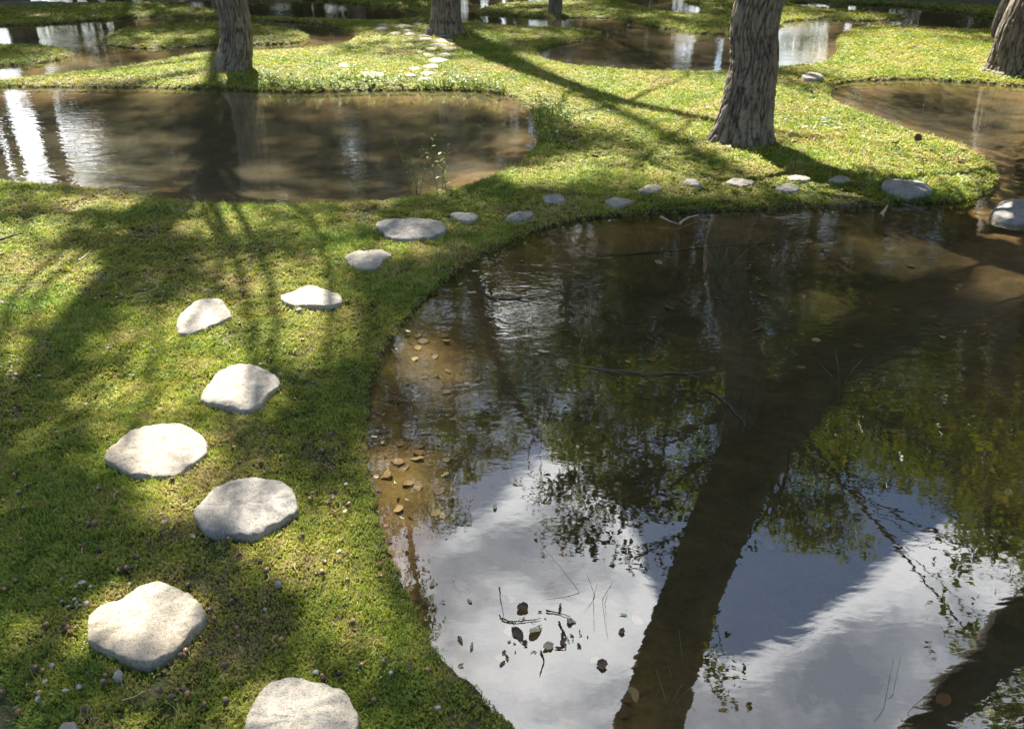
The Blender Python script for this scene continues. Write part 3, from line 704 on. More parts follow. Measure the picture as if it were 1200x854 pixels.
# furrowed trunk right of the middle
b = trunkbase(868, 161); y0 = b[1]
t0 = world_at_px(868, 160, y0); t1 = world_at_px(883, 80, y0); t2 = world_at_px(891, 0, y0)
path = [(0, 0, -.1), (.0, 0, .02), (t1[0]-b[0]+.0, .0, t1[2]), (t2[0]-b[0], 0, t2[2]), (.28, -.05, 2.0), (.25, -.2, 3.6), (.0, -.4, 5.6), (-.1, -.3, 8.0), (0, 0, 10.5)]
TREES['mid'] = build_tree('tree', b, path, [.235, .212, .172, .168, .16, .15, .13, .09, .03], ctr(b, [
    (mp(722, 560, 6.2), .42, 7.2), (mp(690, 620, 5.8), .27, 7.0), (mp(765, 595, 6.0), .28, 6.2), (mp(705, 500, 7), .42, 6.3), (mp(825, 755, 5.6), .20, 6.5), (mp(845, 800, 5.2), .15, 6.5), (mp(640, 455, 8), .35, 6.2), (mp(560, 400, 9), .35, 6.0), (mp(820, 430, 8), .7, 6.2), (mp(900, 440, 8), .5, 6.2), (mp(1050, 470, 8), .5, 6.2), (mp(1190, 500, 7), .4, 6.2), (mp(960, 400, 8.5), .8, 6.2),
    (mp(760, 470, 7.5), .45, .8), (mp(1150, 650, 6), .24, 6.4), (mp(1195, 620, 6), .36, 6.4), (mp(1130, 735, 5.2), .14, 6.5), (mp(1160, 560, 6.5), .25, 6.4), (mp(800, 650, 5.8), .16, 6.6), (mp(985, 500, 7), .4, 6.5), (mp(1080, 520, 7), .35, 6.4), (mp(655, 560, 6.4), .22, 6.8), (mp(745, 655, 5.8), .14, 6.8)]) +
    [((.9, .8, 9.2), .9, .8), ((-.6, .9, 9.8), .8, .8), ((.3, -.2, 10.6), .7, .7)],
    'large furrowed tree trunk right of the middle, beside the row of small stones', 'trees standing on the lawn', seed=3, fine=True, roots=1.1, leafsize=.07)

SH = {}
# left trunk: its crown shades the near lawn
b = trunkbase(273, 80)
w2 = world_at_px(271, 0, b[1])
LEFT_SH = [(225, 250, 6.2, .50), (150, 290, 6.4, .34), (150, 345, 6.3, .32), (110, 410, 6.2, .34), (60, 500, 6.0, .36), (20, 580, 6.0, .34), (235, 400, 6.6, .16),
           (140, 620, 6.0, .26), (60, 680, 5.6, .40), (190, 660, 5.6, .30), (60, 800, 5.4, .38), (170, 830, 5.2, .34), (270, 740, 5.4, .28), (350, 780, 5.2, .24), (440, 800, 5.2, .28), (430, 700, 6, .18),
           (350, 490, 6.2, .30), (410, 540, 6.2, .26), (395, 430, 6.4, .30), (500, 330, 6.8, .40), (430, 250, 7, .42), (330, 300, 6.8, .26), (20, 250, 6.6, .4), (560, 245, 6.8, .45), (340, 640, 6, .10)]
TREES['left'] = build_tree('tree', b, [(0, 0, -.1), (0, 0, .05), (w2[0]-b[0], 0, w2[2]), (-.15, -.1, 3), (-.4, -.3, 5), (-.85, -.4, 7.5), (-1.15, -.3, 9.5)], [.20, .178, .155, .145, .125, .09, .03],
    ctr(b, [(shade(x, y, h), r_*1.3, 1.9) for x, y, h, r_ in LEFT_SH if x+y*.3 < 640]) + [((1, 1, 8.5), 1., .7), ((-1.4, .8, 8), 1.1, .7), ((-.4, 1.2, 6), .9, .7)],
    'straight dark tree trunk between the oval pond and the grass islands', 'trees standing on the lawn', seed=5, fine=True)
# far middle trunk
b = trunkbase(522, 39); w3 = world_at_px(523, 0, b[1])
MID_SH = [(640, 180, 7.5, .45), (720, 170, 7.5, .4), (800, 185, 7.5, .5), (640, 240, 6.5, .42), (700, 245, 6.5, .35), (780, 235, 6.6, .4), (860, 195, 7, .45), (930, 215, 7, .35), (1010, 225, 6.6, .42), (620, 95, 8, .5), (560, 70, 8, .5), (450, 60, 8, .6), (700, 60, 8, .7), (880, 235, 6, .3)]
TREES['far'] = build_tree('tree', b, [(0, 0, -.1), (0, 0, .05), (w3[0]-b[0], 0, w3[2]), (.15, 0, 2.6), (.5, -.3, 4.2), (.9, -.2, 5.4), (1.5, 0, 6.6)], [.25, .225, .19, .16, .11, .07, .02],
    ctr(b, [(shade(x, y, h), r_*1.15, 1.3) for x, y, h, r_ in MID_SH]) + [((1.5, 1, 8.5), 1.2, .8), ((-1.6, .6, 7), 1.2, .8), ((0, 1.5, 6), 1.1, .9), ((-.6, .4, 7.8), 1, 6.0), ((.6, .2, 5.4), .9, 6), ((-.9, -.3, 5.6), .8, 6)],
    'tree trunk at the top middle, standing above the far double row of stones', 'trees standing on the lawn', seed=8, fine=True)
# leaning trunk at the right edge
b = trunkbase(1186, 83); w4 = world_at_px(1212, 0, b[1])
RIGHT_SH = [(1050, 70, 7, .7), (1120, 60, 7, .5), (1000, 75, 6, .4), (1100, 105, 6, .45), (1000, 60, 6, .3)]
TREES['edge'] = build_tree('tree', b, [(0, 0, -.1), (0, 0, .05), (w4[0]-b[0], 0, w4[2]), (.7, .1, 2.6), (1.0, 0, 4), (1.3, .2, 5.2), (1.6, .2, 6.4)], [.26, .225, .20, .18, .15, .1, .03],
    ctr(b, [(shade(x, y, h), r_, 1.0) for x, y, h, r_ in RIGHT_SH]) + [((0, 1, 6.5), 1.3, 1.2), ((2, -.5, 6), 1.2, 1.2), ((-1.2, -.6, 5.5), 1.2, 1.2), ((1, 0, 4.6), 1.1, 1.3), ((-.4, 0, 4.4), 1.0, 1.3)],
    'leaning trunk with flared roots at the right edge of the photo', 'trees standing on the lawn', seed=13, fine=True, roots=1.5)
b = trunkbase(1180, 44); w5 = world_at_px(1190, 0, b[1])
TREES['edge2'] = build_tree('tree', b, [(0, 0, -.1), (0, 0, .05), (w5[0]-b[0], 0, w5[2]), (.5, 0, 2.6), (.6, 0, 4), (.9, 0, 5.4), (1.3, 0, 6.8)], [.22, .18, .15, .14, .12, .09, .03],
    [((0, 1, 6.5), 1.3, .9), ((1.6, -.5, 6), 1.2, .9), ((-1.2, -.6, 5.6), 1.4, 1.2), ((1, 0, 6.6), 1.4, .9), ((-.9, .5, 5), 1.2, 1.1)],
    'slimmer dark trunk just behind the leaning one at the right edge', 'trees standing on the lawn', seed=17, fine=True)
b = trunkbase(650, 15); w6 = world_at_px(651, 0, b[1])
TREES['small'] = build_tree('tree', b, [(0, 0, -.1), (0, 0, .05), (.05, 0, 1), (.1, 0, 3), (.3, 0, 4.6), (.5, 0, 6), (.8, 0, 7.4)], [.13, .112, .10, .09, .08, .06, .02],
    [((0, 1, 6.5), 1.3, .9), ((1.2, -.5, 6), 1.1, .9), ((-1.2, -.6, 7), 1.3, .8), ((.6, 0, 8.6), 1.3, .7), ((-.9, .5, 5), 1.1, .8)],
    'thin trunk on the far grass spit between two ponds', 'trees standing on the lawn', seed=19)
# thick tree outside the frame at right, leaning over the big pond: its mirror image crosses the water
b = trunkbase(1325, 168)
lean = [(0, 0, -.1), (0, 0, .05), tuple((b*.5+mp(1100, 345, 7.6)*.5+[.08, -.05, .12])-b), tuple(mp(1100, 345, 7.6)-b), tuple(mp(965, 435, 7.1)-b), tuple(mp(875, 550, 6.3)-b), tuple(mp(812, 690, 5.6)-b), tuple(mp(757, 830, 5.0)-b), tuple(mp(712, 960, 4.7)-b), tuple(mp(690, 1090, 4.5)-b)]
TREES['lean'] = build_tree('tree', b, lean, [.40, .36, .33, .31, .29, .27, .245, .22, .17, .09],
    ctr(b, [(mp(900, 1010, 4.6), .8, .8), (mp(620, 1010, 5.2), .7, .7), (mp(760, 1100, 4.6), .9, .8), (mp(1000, 1050, 5.), .8, .8), (mp(905, 600, 5.6), .10, 6.8), (mp(870, 640, 5.4), .07, 6.8), (mp(560, 1050, 4.8), .6, .7)]),
    'thick tree leaning out over the big pond from beyond the right edge', 'trees standing on the lawn', seed=23, leafsize=.07)
# its forked limb
root = TREES['lean']
mb = MB()
fk = catmull([np.array(lean[2])-[0, 0, .2], mp(1290, 640, 5.2)-b, mp(1205, 722, 4.9)-b, mp(1150, 785, 4.8)-b, mp(1085, 850, 4.7)-b, mp(1030, 930, 4.5)-b, mp(960, 1030, 4.4)-b], 6, False)
tube(mb, fk, np.linspace(.19, .08, len(fk))+.012*np.sin(np.arange(len(fk))), 14); mb.A[-1][:] = .5
mb.build('limb', M['bark'], root, True, 'ridge')

# two tall trees added out of view, leaf clumps set to shade the ponds
def shade_crown(targets, base, H, label, seed, h0, h1, r_, dn, path_off):
    q = np.random.default_rng(seed); cl = []
    b = np.array([*base, 0.])
    for g in targets:
        h = q.uniform(h0, h1); p = np.array([g[0], g[1], 0])+SUNV*(h/SUNV[2]); cl.append((p-b, r_*q.uniform(.8, 1.25), dn))
    return build_tree('tree', b, [(0, 0, -.2), (0, 0, .1), (.1, -.1, H*.35), (path_off[0]*.4, path_off[1]*.4, H*.6), (path_off[0]*.8, path_off[1]*.8, H*.85), (*path_off, H)], [.22, .18, .13, .10, .06, .03], cl, label, 'trees standing on the lawn', leafsize=.12, seed=seed)
tg = []
q = np.random.default_rng(5)
for yy in np.arange(.8, 4.45, .36):
    for xx in np.arange(-.4, 5.0, .38):
        p = np.array([xx+q.normal(0, .06), yy+q.normal(0, .06)])
        if sdist(p[None], PONDS[0])[0] > .02: tg.append(p)
shade_crown(tg, (-3.6, 21.2), 22.0, 'very tall tree added out of view beyond the top edge to shade the big pond', 61, 17.5, 21.0, .47, 3.8, (.9, -2.4))
tg = []
for yy in np.arange(4.6, 8.4, .55):
    for xx in np.arange(-6.5, .6, .6):
        p = np.array([xx+q.normal(0, .15), yy+q.normal(0, .12)])
        if sdist(p[None], PONDS[1])[0] > -.1 and q.uniform() < .8: tg.append(p)
shade_crown(tg, (-5.9, 18.4), 15.0, 'tall tree added out of view beyond the top left to shade the oval pond', 67, 11.0, 14.0, .46, 1.7, (.4, -2.0))

# ---- woodland round the garden: a few kinds, copied
FOREST = []
def kind_tree(seed, H, low, R, n, lf, col='leaf_far', r0=.17):
    q = np.random.default_rng(seed); pts = []
    for k in range(n):
        h = low+(H-low)*q.uniform(0, 1)**.85; f = (h-low)/(H-low); rad = R*math.sqrt(max(.08, 1-(2*f-.75)**2*.5))*q.uniform(.3, 1)
        a = q.uniform(0, 2*np.pi); pts.append(((rad*math.cos(a), rad*math.sin(a), h), q.uniform(.55, 1.05), q.uniform(.6, 1.1)))
    w = q.normal(0, .12, (4, 2))
    path = [(0, 0, -.2), (0, 0, .1), (*w[0], H*.3), (*(w[0]+w[1]), H*.6), (*(w[0]+w[1]+w[2]), H)]
    return build_tree('tree', (0, 0, 0), path, [r0*1.25, r0*1.1, r0*.85, r0*.5, .02], pts, 'broadleaf tree of the surrounding wood, standing above the picture and mirrored in the ponds', 'trees of the surrounding wood', leafm=col, leafsize=lf, seed=seed, dens=1.7, gaps=None)
kinds = [kind_tree(41, 11, 3.6, 2.6, 24, .11), kind_tree(42, 13, 4.5, 2.8, 28, .12), kind_tree(43, 9, 2.2, 2.3, 24, .10), kind_tree(44, 13, 8.0, 1.8, 15, .11), kind_tree(45, 4.2, .6, 1.7, 16, .09, r0=.07)]
q = np.random.default_rng(77)
spots = []
def forest(azmin, azmax, dmin, dmax, n, ks, sep=1.7):
    c = 0; tries = 0
    while c < n and tries < 900:
        tries += 1
        a = math.radians(q.uniform(azmin, azmax)); d = q.uniform(dmin, dmax); p = np.array([d*math.sin(a), d*math.cos(a)])
        if any(np.hypot(*(p-s_[0])) < sep for s_ in spots) or np.hypot(p[0]+3.6, p[1]-21.2) < 1.6 or np.hypot(p[0]+6.3, p[1]-18.4) < 1.6: continue
        if water_s(p[None])[0] > -.35: continue
        # keep trunks out of the picture
        dp = p[1]*CP+CH*SP; py = 427+F*(CH*CP-p[1]*SP)/dp; px = 600+F*p[0]/dp
        if py > -14 and -60 < px < 1260: continue
        spots.append((p, ks[c % len(ks)], q.uniform(0, 6.28), q.uniform(.9, 1.25)*(1+.3*(d > 25)))); c += 1
forest(8, 44, 22, 32, 20, [0, 1, 2], 1.6)
forest(-14, 9, 28, 36, 10, [0, 2, 1], 1.6)
forest(-26, -13, 26, 34, 8, [2, 0])
forest(-44, -27, 26, 34, 5, [3])
forest(-26, 44, 34, 50, 20, [0, 1, 2], 1.6)
forest(-26, 44, 22, 34, 28, [4], 1.3)
forest(-44, -27, 24, 34, 1, [4])
forest(-38, -28, 22, 30, 3, [3], .8)
forest(48, 70, 8, 18, 4, [0, 1])
forest(-75, -50, 10, 18, 3, [3, 0])
used = set()
for p, kd, rz, sc in spots:
    o = kinds[kd]
    if kd in used: o = copy_tree(o)
    used.add(kd)
    o.location = (p[0], p[1], .05); o.rotation_euler = (0, 0, rz); o.scale = (sc, sc, sc)
for kd in range(len(kinds)):
    if kd not in used: kinds[kd].location = (-18, 22+4*kd, 0)

# ------------------------------------------------------------------ small things
def land_z(x, y): return float(height(np.array([[x, y]]))[0])
def in_view_land(n, ylo, yhi, margin=.03, xr=(0, 600), seed=1, land=True):
    q = np.random.default_rng(seed); out = []
    while len(out) < n:
        px, py = q.uniform(*xr), q.uniform(ylo, yhi); p = gp(px, py)[:2]
        s = water_s(p[None])[0]
        if (land and s > -margin) or (not land and s < margin): continue
        if land and in_stones(p[None], .012)[0]: continue
        out.append(p)
    return out
def blob(name, dims, mat, seed, nz=.12, seg=12):
    q = np.random.default_rng(seed); th_ = np.linspace(0, 2*np.pi, seg, endpoint=False); ph = np.linspace(-np.pi/2, np.pi/2, 8)[1:-1]
    V = [[0, 0, -1]]+[[math.cos(p)*math.cos(t), math.cos(p)*math.sin(t), math.sin(p)] for p in ph for t in th_]+[[0, 0, 1]]
    V = np.array(V); V = V*(1+nz*q.normal(0, .5, len(V)))[:, None]; k = np.arange(seg); ks = (k+1) % seg; m = len(ph)
    Qs = np.concatenate([np.stack([1+a*seg+k, 1+a*seg+ks, 1+(a+1)*seg+ks, 1+(a+1)*seg+k], 1) for a in range(m-1)])
    Ts = np.concatenate([np.stack([np.zeros(seg, int), 1+ks, 1+k], 1), np.stack([np.full(seg, len(V)-1), 1+(m-1)*seg+k, 1+(m-1)*seg+ks], 1)])
    return link_mesh(name, V*np.array(dims), [Qs, Ts], mat)
# acorns: a nut with a pointed end and its cup
def make_acorn():
    root = empty('acorn')
    a = np.linspace(-1, 1, 9); rr = .0058*np.sqrt(np.clip(1-a*a, 0, 1)); rr[-1] = .0003
    mb = MB(); tube(mb, [(x*.0085+.0, 0, 0) for x in a], rr+.0002, 10); mb.build('nut', M['acorn'], root)
    mb = MB(); tube(mb, [(-.010, 0, 0), (-.0085, 0, 0), (-.0045, 0, 0), (-.002, 0, 0)], [.0015, .0055, .0066, .0064], 10); mb.build('cup', M['twig'], root)
    return root
ac = make_acorn(); tag(ac, 'small brown acorn lying on the moss', 'acorn', 'acorns scattered on the moss')
pts = in_view_land(78, 520, 850, .03, (0, 560), 5)+in_view_land(14, 330, 520, .03, (0, 420), 6)
for k, p in enumerate(pts):
    o = ac if k == 0 else copy_tree(ac)
    s_ = rng.uniform(.75, 1.15); o.location = (p[0], p[1], land_z(*p)+.0155); o.rotation_euler = (rng.uniform(-.5, .5), rng.uniform(-.7, .7), rng.uniform(0, 6.28)); o.scale = (s_,)*3
# pebbles
pb = [blob('pebble', (.011, .0075, .0045), M['pebble'], 60+k, .45, 7) for k in range(4)]
clu = []
for (cx, cy, n_, sp) in [(165, 352, 9, 14), (175, 362, 5, 10), (15, 447, 9, 16), (40, 440, 5, 16), (95, 720, 7, 9), (110, 700, 4, 12), (235, 515, 0, 1), (300, 300, 5, 12), (215, 250, 6, 16), (20, 245, 6, 16), (170, 420, 8, 50), (110, 520, 7, 60), (960, 145, 22, 34), (880, 130, 0, 1), (720, 150, 12, 30), (700, 135, 8, 20), (60, 820, 5, 30)]:
    for _ in range(n_):
        px, py = cx+rng.normal(0, sp), cy+rng.normal(0, sp*.35)
        p = gp(px, py)[:2]
        if water_s(p[None])[0] < -.03 and not in_stones(p[None], .01)[0]: clu.append((p, 1+(.9 if cy < 200 else 0)))
for p in in_view_land(34, 260, 850, .03, (0, 520), 9): clu.append((p, .8))
for k, (p, sz) in enumerate(clu):
    if k < 4: o = pb[k]
    else: o = pb[k % 4].copy(); C.objects.link(o)
    s_ = rng.uniform(.35, .95)*sz; o.location = (p[0], p[1], land_z(*p)+.010); o.rotation_euler = (rng.uniform(-.3, .3), rng.uniform(-.3, .3), rng.uniform(0, 6.28)); o.scale = (s_, s_, s_)
    tag(o, 'small pale pebble lying loose in the moss', 'pebble', 'pale pebbles scattered in the moss')
# four larger bits of stone
for (px, py, dims, lab) in [(137, 786, (.016, .012, .013), 'pale turquoise chunk of rock below the heart-shaped stone'), (78, 848, (.026, .018, .012), 'flat pale rock at the bottom left edge of the photo'), (325, 681, (.009, .010, .012), 'white and dark chip of stone standing in bright grass'), (350, 359, (.016, .012, .010), 'small white rock touching the front of the lens-shaped stone')]:
    o = blob('rock', dims, M['granite_pale'], int(px), .22, 9); p = gp(px, py, .06); o.location = (p[0], p[1], land_z(p[0], p[1])+.015); o.rotation_euler = (.2, .1, px); tag(o, lab, 'rock')

# leaves
def leaf_mesh(name, L, W, mat, seed, curl=.25, lobes=0):
    q = np.random.default_rng(seed); n = 9; V = []; x = np.linspace(0, 1, n)
    w = W*np.sin(np.pi*x**.8)**.8*(1+(.35*np.abs(np.sin(x*np.pi*lobes)) if lobes else 0)); zc = curl*L*(x-.5)**2; ph = q.uniform(0, 6)
    for k in range(n):
        for sgn in (-1, -.5, 0, .5, 1):
            V.append(((x[k]-.5)*L, sgn*w[k], zc[k]+curl*W*.9*sgn*sgn+.002*math.sin(ph+k*1.7+sgn*2)))
    k = np.arange(n-1)[:, None]*5+np.arange(4)[None, :]
    return link_mesh(name, np.array(V), np.stack([k, k+5, k+6, k+1], -1).reshape(-1, 4), mat)
lv = [leaf_mesh('fallen_leaf', .055, .016, M['deadleaf'], 1), leaf_mesh('fallen_leaf', .05, .019, M['deadleaf'], 2, .4, 3), leaf_mesh('fallen_leaf', .06, .014, M['paleleaf'], 3, .2), leaf_mesh('fallen_leaf', .045, .018, M['drytwig'], 4, .3)]
lk = 0
def put_leaf(p, z, label, group, sc=1.0, kinds_=(0, 1, 3), tilt=.3):
    global lk
    kk = kinds_[int(rng.integers(len(kinds_)))]; o = lv[kk].copy(); C.objects.link(o)
    s_ = sc*rng.uniform(.65, 1.2); o.scale = (s_, s_*rng.uniform(.6, 1.1), s_*(.35 if tilt < .2 else 1)); o.location = (p[0], p[1], z); o.rotation_euler = (rng.normal(0, tilt), rng.normal(0, tilt), rng.uniform(0, 6.28))
    tag(o, label, 'leaf', group)
for p in in_view_land(26, 250, 850, .04, (0, 520), 21): put_leaf(p, land_z(*p)+.016, 'small dry brown leaf lying in the moss', 'dead leaves in the moss', .55)
for p in in_view_land(26, 110, 230, .05, (640, 1150), 22): put_leaf(p, land_z(*p)+.03, 'dry leaf on the sunlit lawn around the furrowed trunk', 'dead leaves around the trunk', 1.3)
n0 = 0
for rgx, rgy, cnt, sd in [((440, 560), (400, 620), 60, 31), ((560, 900), (270, 420), 24, 32), ((880, 1199), (245, 420), 26, 33), ((520, 760), (640, 850), 44, 34), ((760, 1190), (430, 850), 12, 35)]:
    q2 = np.random.default_rng(sd); got = 0
    while got < cnt:
        p = gp(q2.uniform(*rgx), q2.uniform(*rgy), -.1)[:2]
        if water_s(p[None])[0] < .03: continue
        put_leaf(p, land_z(*p)+.003, 'brown leaf sunk on the bed of the big pond', 'sunken leaves in the big pond', .95, (0, 1, 0, 1, 3), .16); got += 1
# floating leaves
for (px, py, kd, sc, lab) in [(628, 738, 2, 1.1, 'pale green leaf floating in the middle of the leaf raft'), (607, 742, 0, .95, 'dark curled brown leaf at the left of the floating raft'), (612, 712, 1, .8, 'reddish crumpled leaf at the top of the floating raft'), (642, 757, 3, .8, 'small brown leaf at the bottom of the floating raft'), (668, 728, 3, .6, 'tiny brown leaf at the right of the floating raft'),
    (706, 779, 1, .7, 'purplish wet leaf floating alone near the bottom of the pond'), (580, 594, 2, .55, 'pale yellow leaf floating above the leaf raft'), (557, 318, 2, 1.0, 'pale green leaf caught at the pond edge'), (575, 330, 2, .7, 'whitish leaf beside the caught green one'), (637, 412, 2, 1.0, 'light green leaf lying on the sunken twigs'), (552, 343, 2, 1.1, 'long green leaf floating close to the mossy bank'), (660, 752, 0, .6, 'thin brown leaf at the lower right of the raft'), (478, 388, 2, .6, 'pale leaf washed against the left bank')]:
    p = gp(px, py, .004); o = lv[kd].copy(); C.objects.link(o); o.location = (p[0], p[1], .004); o.scale = (sc*.8,)*3; o.rotation_euler = (rng.normal(0, .15), rng.normal(0, .15), rng.uniform(0, 6.28)); tag(o, lab, 'leaf', 'leaves floating on the big pond')
q3 = np.random.default_rng(91)
for k in range(34):
    px, py = (635+q3.normal(0, 34), 738+q3.normal(0, 24)) if k < 24 else (q3.uniform(480, 820), q3.uniform(560, 850))
    p = gp(px, py, .003)
    if water_s(p[None])[0] < .03: continue
    o = lv[int(q3.integers(4))].copy(); C.objects.link(o); o.location = (p[0], p[1], .002); sc = q3.uniform(.12, .42); o.scale = (sc, sc*q3.uniform(.4, 1), sc)
    o.rotation_euler = (q3.normal(0, .3), q3.normal(0, .3), q3.uniform(0, 6.28)); tag(o, 'tiny scrap of leaf floating on the lower part of the big pond', 'leaf', 'scraps of leaf floating on the big pond')
got = 0
while got < 60:
    px, py = (q3.uniform(425, 560), q3.uniform(320, 800)) if got < 44 else (q3.uniform(600, 1120), q3.uniform(243, 290))
    p = gp(px, py, .003); sw = water_s(p[None])[0]
    if not .008 < sw < .085: continue
    o = lv[int(q3.integers(4))].copy(); C.objects.link(o); o.location = (p[0], p[1], .002); sc = q3.uniform(.18, .55); o.scale = (sc, sc*q3.uniform(.35, 1), sc)
    o.rotation_euler = (q3.normal(0, .3), q3.normal(0, .3), q3.uniform(0, 6.28)); tag(o, 'scrap of leaf drifted against the mossy bank of the big pond', 'leaf', 'scraps of leaf drifted against the bank'); got += 1
for o in lv: bpy.data.objects.remove(o)

# sunken and floating branches
def px0(p_): return p_[0][0]*.37
def branch(name, pxs, zs, r0, label, mat='twig', subs=(), group=None):
    P = np.array([gp(x, y, z_) for (x, y), z_ in zip(pxs, zs)]); root_xy = P[0].copy(); P = P-root_xy
    c = catmull(P, 6, False); nz_ = .35*np.linalg.norm(P[-1]-P[0])/10; c[1:, 0] += nz_*perlin(np.arange(1, len(c))*.37, np.full(len(c)-1, r0*999+px0(pxs))); c[1:, 1] += nz_*perlin(np.arange(1, len(c))*.41, np.full(len(c)-1, r0*99+5+px0(pxs))); c[:, 2] += .003*perlin(np.arange(len(c))*.4, np.full(len(c), r0*999)); mb = MB()
    if len(c) > 15:
        for ks_ in (len(c)//3, len(c)//2, 3*len(c)//4):
            dd = c[min(ks_+2, len(c)-1)]-c[ks_]; dd /= np.linalg.norm(dd)+1e-9; sg = 1 if ks_ % 2 else -1; L_ = .12*np.linalg.norm(P[-1]-P[0]); e_ = c[ks_]+dd*L_*.9+np.array([-dd[1], dd[0], 0])*sg*L_*.6
            tube(mb, catmull([c[ks_], (c[ks_]+e_)/2+[0, 0, .004], e_], 4, False), np.linspace(r0*.5, r0*.2, 9), 6)
    tube(mb, c, np.linspace(r0, r0*.35, len(c))*(1+.15*np.sin(np.arange(len(c))*1.3)), 7)
    for sp in subs:
        S_ = np.array([gp(x, y, z_) for x, y, z_ in sp])-root_xy; cc = catmull(S_, 4, False); tube(mb, cc, np.linspace(r0*.5, r0*.2, len(cc)), 6)
    o = mb.build(name, M[mat]); o.location = tuple(root_xy); tag(o, label, 'branch', group); return o
branch('branch', [(562, 330), (566, 342), (580, 350), (600, 349), (640, 344), (680, 336), (704, 331)], [.02, .006, .004, .004, .006, .004, -.01], .0045, 'dark curved twig floating beside the mossy bank', subs=[[(600, 349, .004), (620, 354, 0), (645, 357, -.01)], [(566, 342, .006), (560, 325, .02), (562, 312, .01)]])
branch('branch', [(602, 312), (630, 314), (665, 318), (690, 328)], [.004]*3+[-.02], .003, 'thin twig lying just behind the curved one')
branch('branch', [(660, 425), (700, 432), (750, 436), (800, 436), (838, 434)], [-.02, .004, .006, .005, .004], .0045, 'long straight branch floating across the middle of the pond', subs=[[(700, 432, .004), (725, 445, -.01), (745, 452, -.02)]])
branch('branch', [(826, 455), (850, 470), (868, 490), (880, 505)], [.004, .005, .004, -.01], .004, 'short pale branch floating right of the long one')
branch('branch', [(1061, 240), (1080, 247), (1106, 260)], [.02, .01, -.02], .010, 'dark stick sloping into the water below the end stone')
branch('branch', [(1032, 253), (1036, 247), (1040, 241)], [.01, .015, .02], .012, 'short pale broken stick at the pond edge below the end stone', 'drytwig')
branch('branch', [(774, 254), (784, 259), (795, 263)], [.03, .02, .01], .008, 'bleached twig at the edge of the pond', 'drytwig')
branch('branch', [(795, 263), (805, 256), (818, 252)], [.01, .02, .02], .009, 'brown twig meeting the bleached one at the edge', 'drytwig')
branch('branch', [(585, 687), (587, 705), (590, 722)], [.05, .03, .0], .0018, 'upright twig at the left end of the floating raft')
branch('branch', [(0, 281), (14, 276), (27, 273)], [.075, .075, .07], .007, 'fallen stick at the left edge by the oval pond', 'twig')
branch('branch', [(92, 305), (98, 301), (104, 296)], [.075]*3, .004, 'short pale stick in the moss near the left edge', 'drytwig')
branch('branch', [(160, 345), (185, 337), (172, 322)], [.07, .08, .07], .003, 'bent dry stem beside the pebble cluster', 'drytwig')

for k, (pp_, lab) in enumerate([([(588, 724), (600, 728), (616, 727), (634, 724)], 'green-brown twig along the top of the leaf raft'), ([(600, 735), (608, 748), (616, 755)], 'dark twig slanting down left of the leaf raft middle'), ([(655, 728), (662, 742), (668, 752)], 'dark twig at the right side of the leaf raft'),
    ([(634, 762), (637, 775), (632, 790)], 'short dark stem hanging below the leaf raft'), ([(640, 715), (655, 718), (668, 722)], 'thin twig above the pale green floating leaf')]):
    branch('twig', pp_, [.004]*len(pp_), .0022, lab, 'twig')
branch('branch', [(700, 300), (760, 296), (830, 290), (900, 285)], [-.05, -.04, -.045, -.05], .010, 'sunken stick under the upper part of the pond')
branch('branch', [(640, 345), (700, 372), (745, 380)], [-.03, -.02, -.04], .006, 'sunken stick between the two floating branches')
branch('branch', [(470, 440), (480, 470), (484, 505), (480, 540)], [-.04, -.035, -.035, -.05], .004, 'thin sunken stem along the left bank')

q4 = np.random.default_rng(15)
for k, p in enumerate(in_view_land(46, 250, 850, .04, (0, 520), 61)):
    L_ = q4.uniform(.015, .05); a_ = q4.uniform(0, 6.28); d_ = np.array([math.cos(a_), math.sin(a_), 0])*L_; mb = MB()
    tube(mb, catmull([[0, 0, 0], d_*.5+[d_[1]*.15, -d_[0]*.15, .003], d_], 4, False), np.linspace(.0014, .0007, 9), 5)
    o = mb.build('twig', M['twig'] if k % 3 else M['drytwig']); o.location = (p[0], p[1], land_z(*p)+.012); tag(o, 'short dry twig lying on the moss', 'twig', 'dry twigs scattered on the moss')

# reeds standing in the water
def reed(px, py, n_, hmin, hmax, label, spread=.02, lean=.25, seed=0, group=None):
    q = np.random.default_rng(seed); p0 = gp(px, py); mb = MB()
    for _ in range(n_):
        b0 = np.array([*q.normal(0, spread, 2), -.12]); h = q.uniform(hmin, hmax)+.12; d = q.normal(0, lean, 2)
        c = catmull([b0, b0+[d[0]*h*.2, d[1]*h*.2, h*.5], b0+[d[0]*h*.8, d[1]*h*.8, h*.95]], 5, False)
        tube(mb, c, np.linspace(.0012, .0004, len(c)), 5)
    o = mb.build('reed', M['reed']); o.location = (p0[0], p0[1], 0); tag(o, label, 'reed', group)
reed(845, 305, 9, .06, .16, 'sprig of thin blades rising from the water, upper right of the floating twigs', .015, .5, 1)
reed(695, 700, 5, .05, .12, 'sparse thin blades above the floating leaf raft', .02, .3, 2)
reed(800, 820, 7, .03, .08, 'few thin blades at the bottom of the pond', .05, .4, 3)
reed(990, 440, 9, .05, .09, 'thin tuft of blades in the dark middle of the pond', .015, .45, 4)
reed(1040, 820, 3, .08, .16, 'pair of long blades in the mirrored cloud', .03, .3, 5)
reed(688, 380, 6, .05, .14, 'thin blades among the floating twigs', .015, .3, 6)
reed(955, 240, 0 or 4, .05, .10, 'short blades at the lawn edge of the pond', .03, .3, 7)

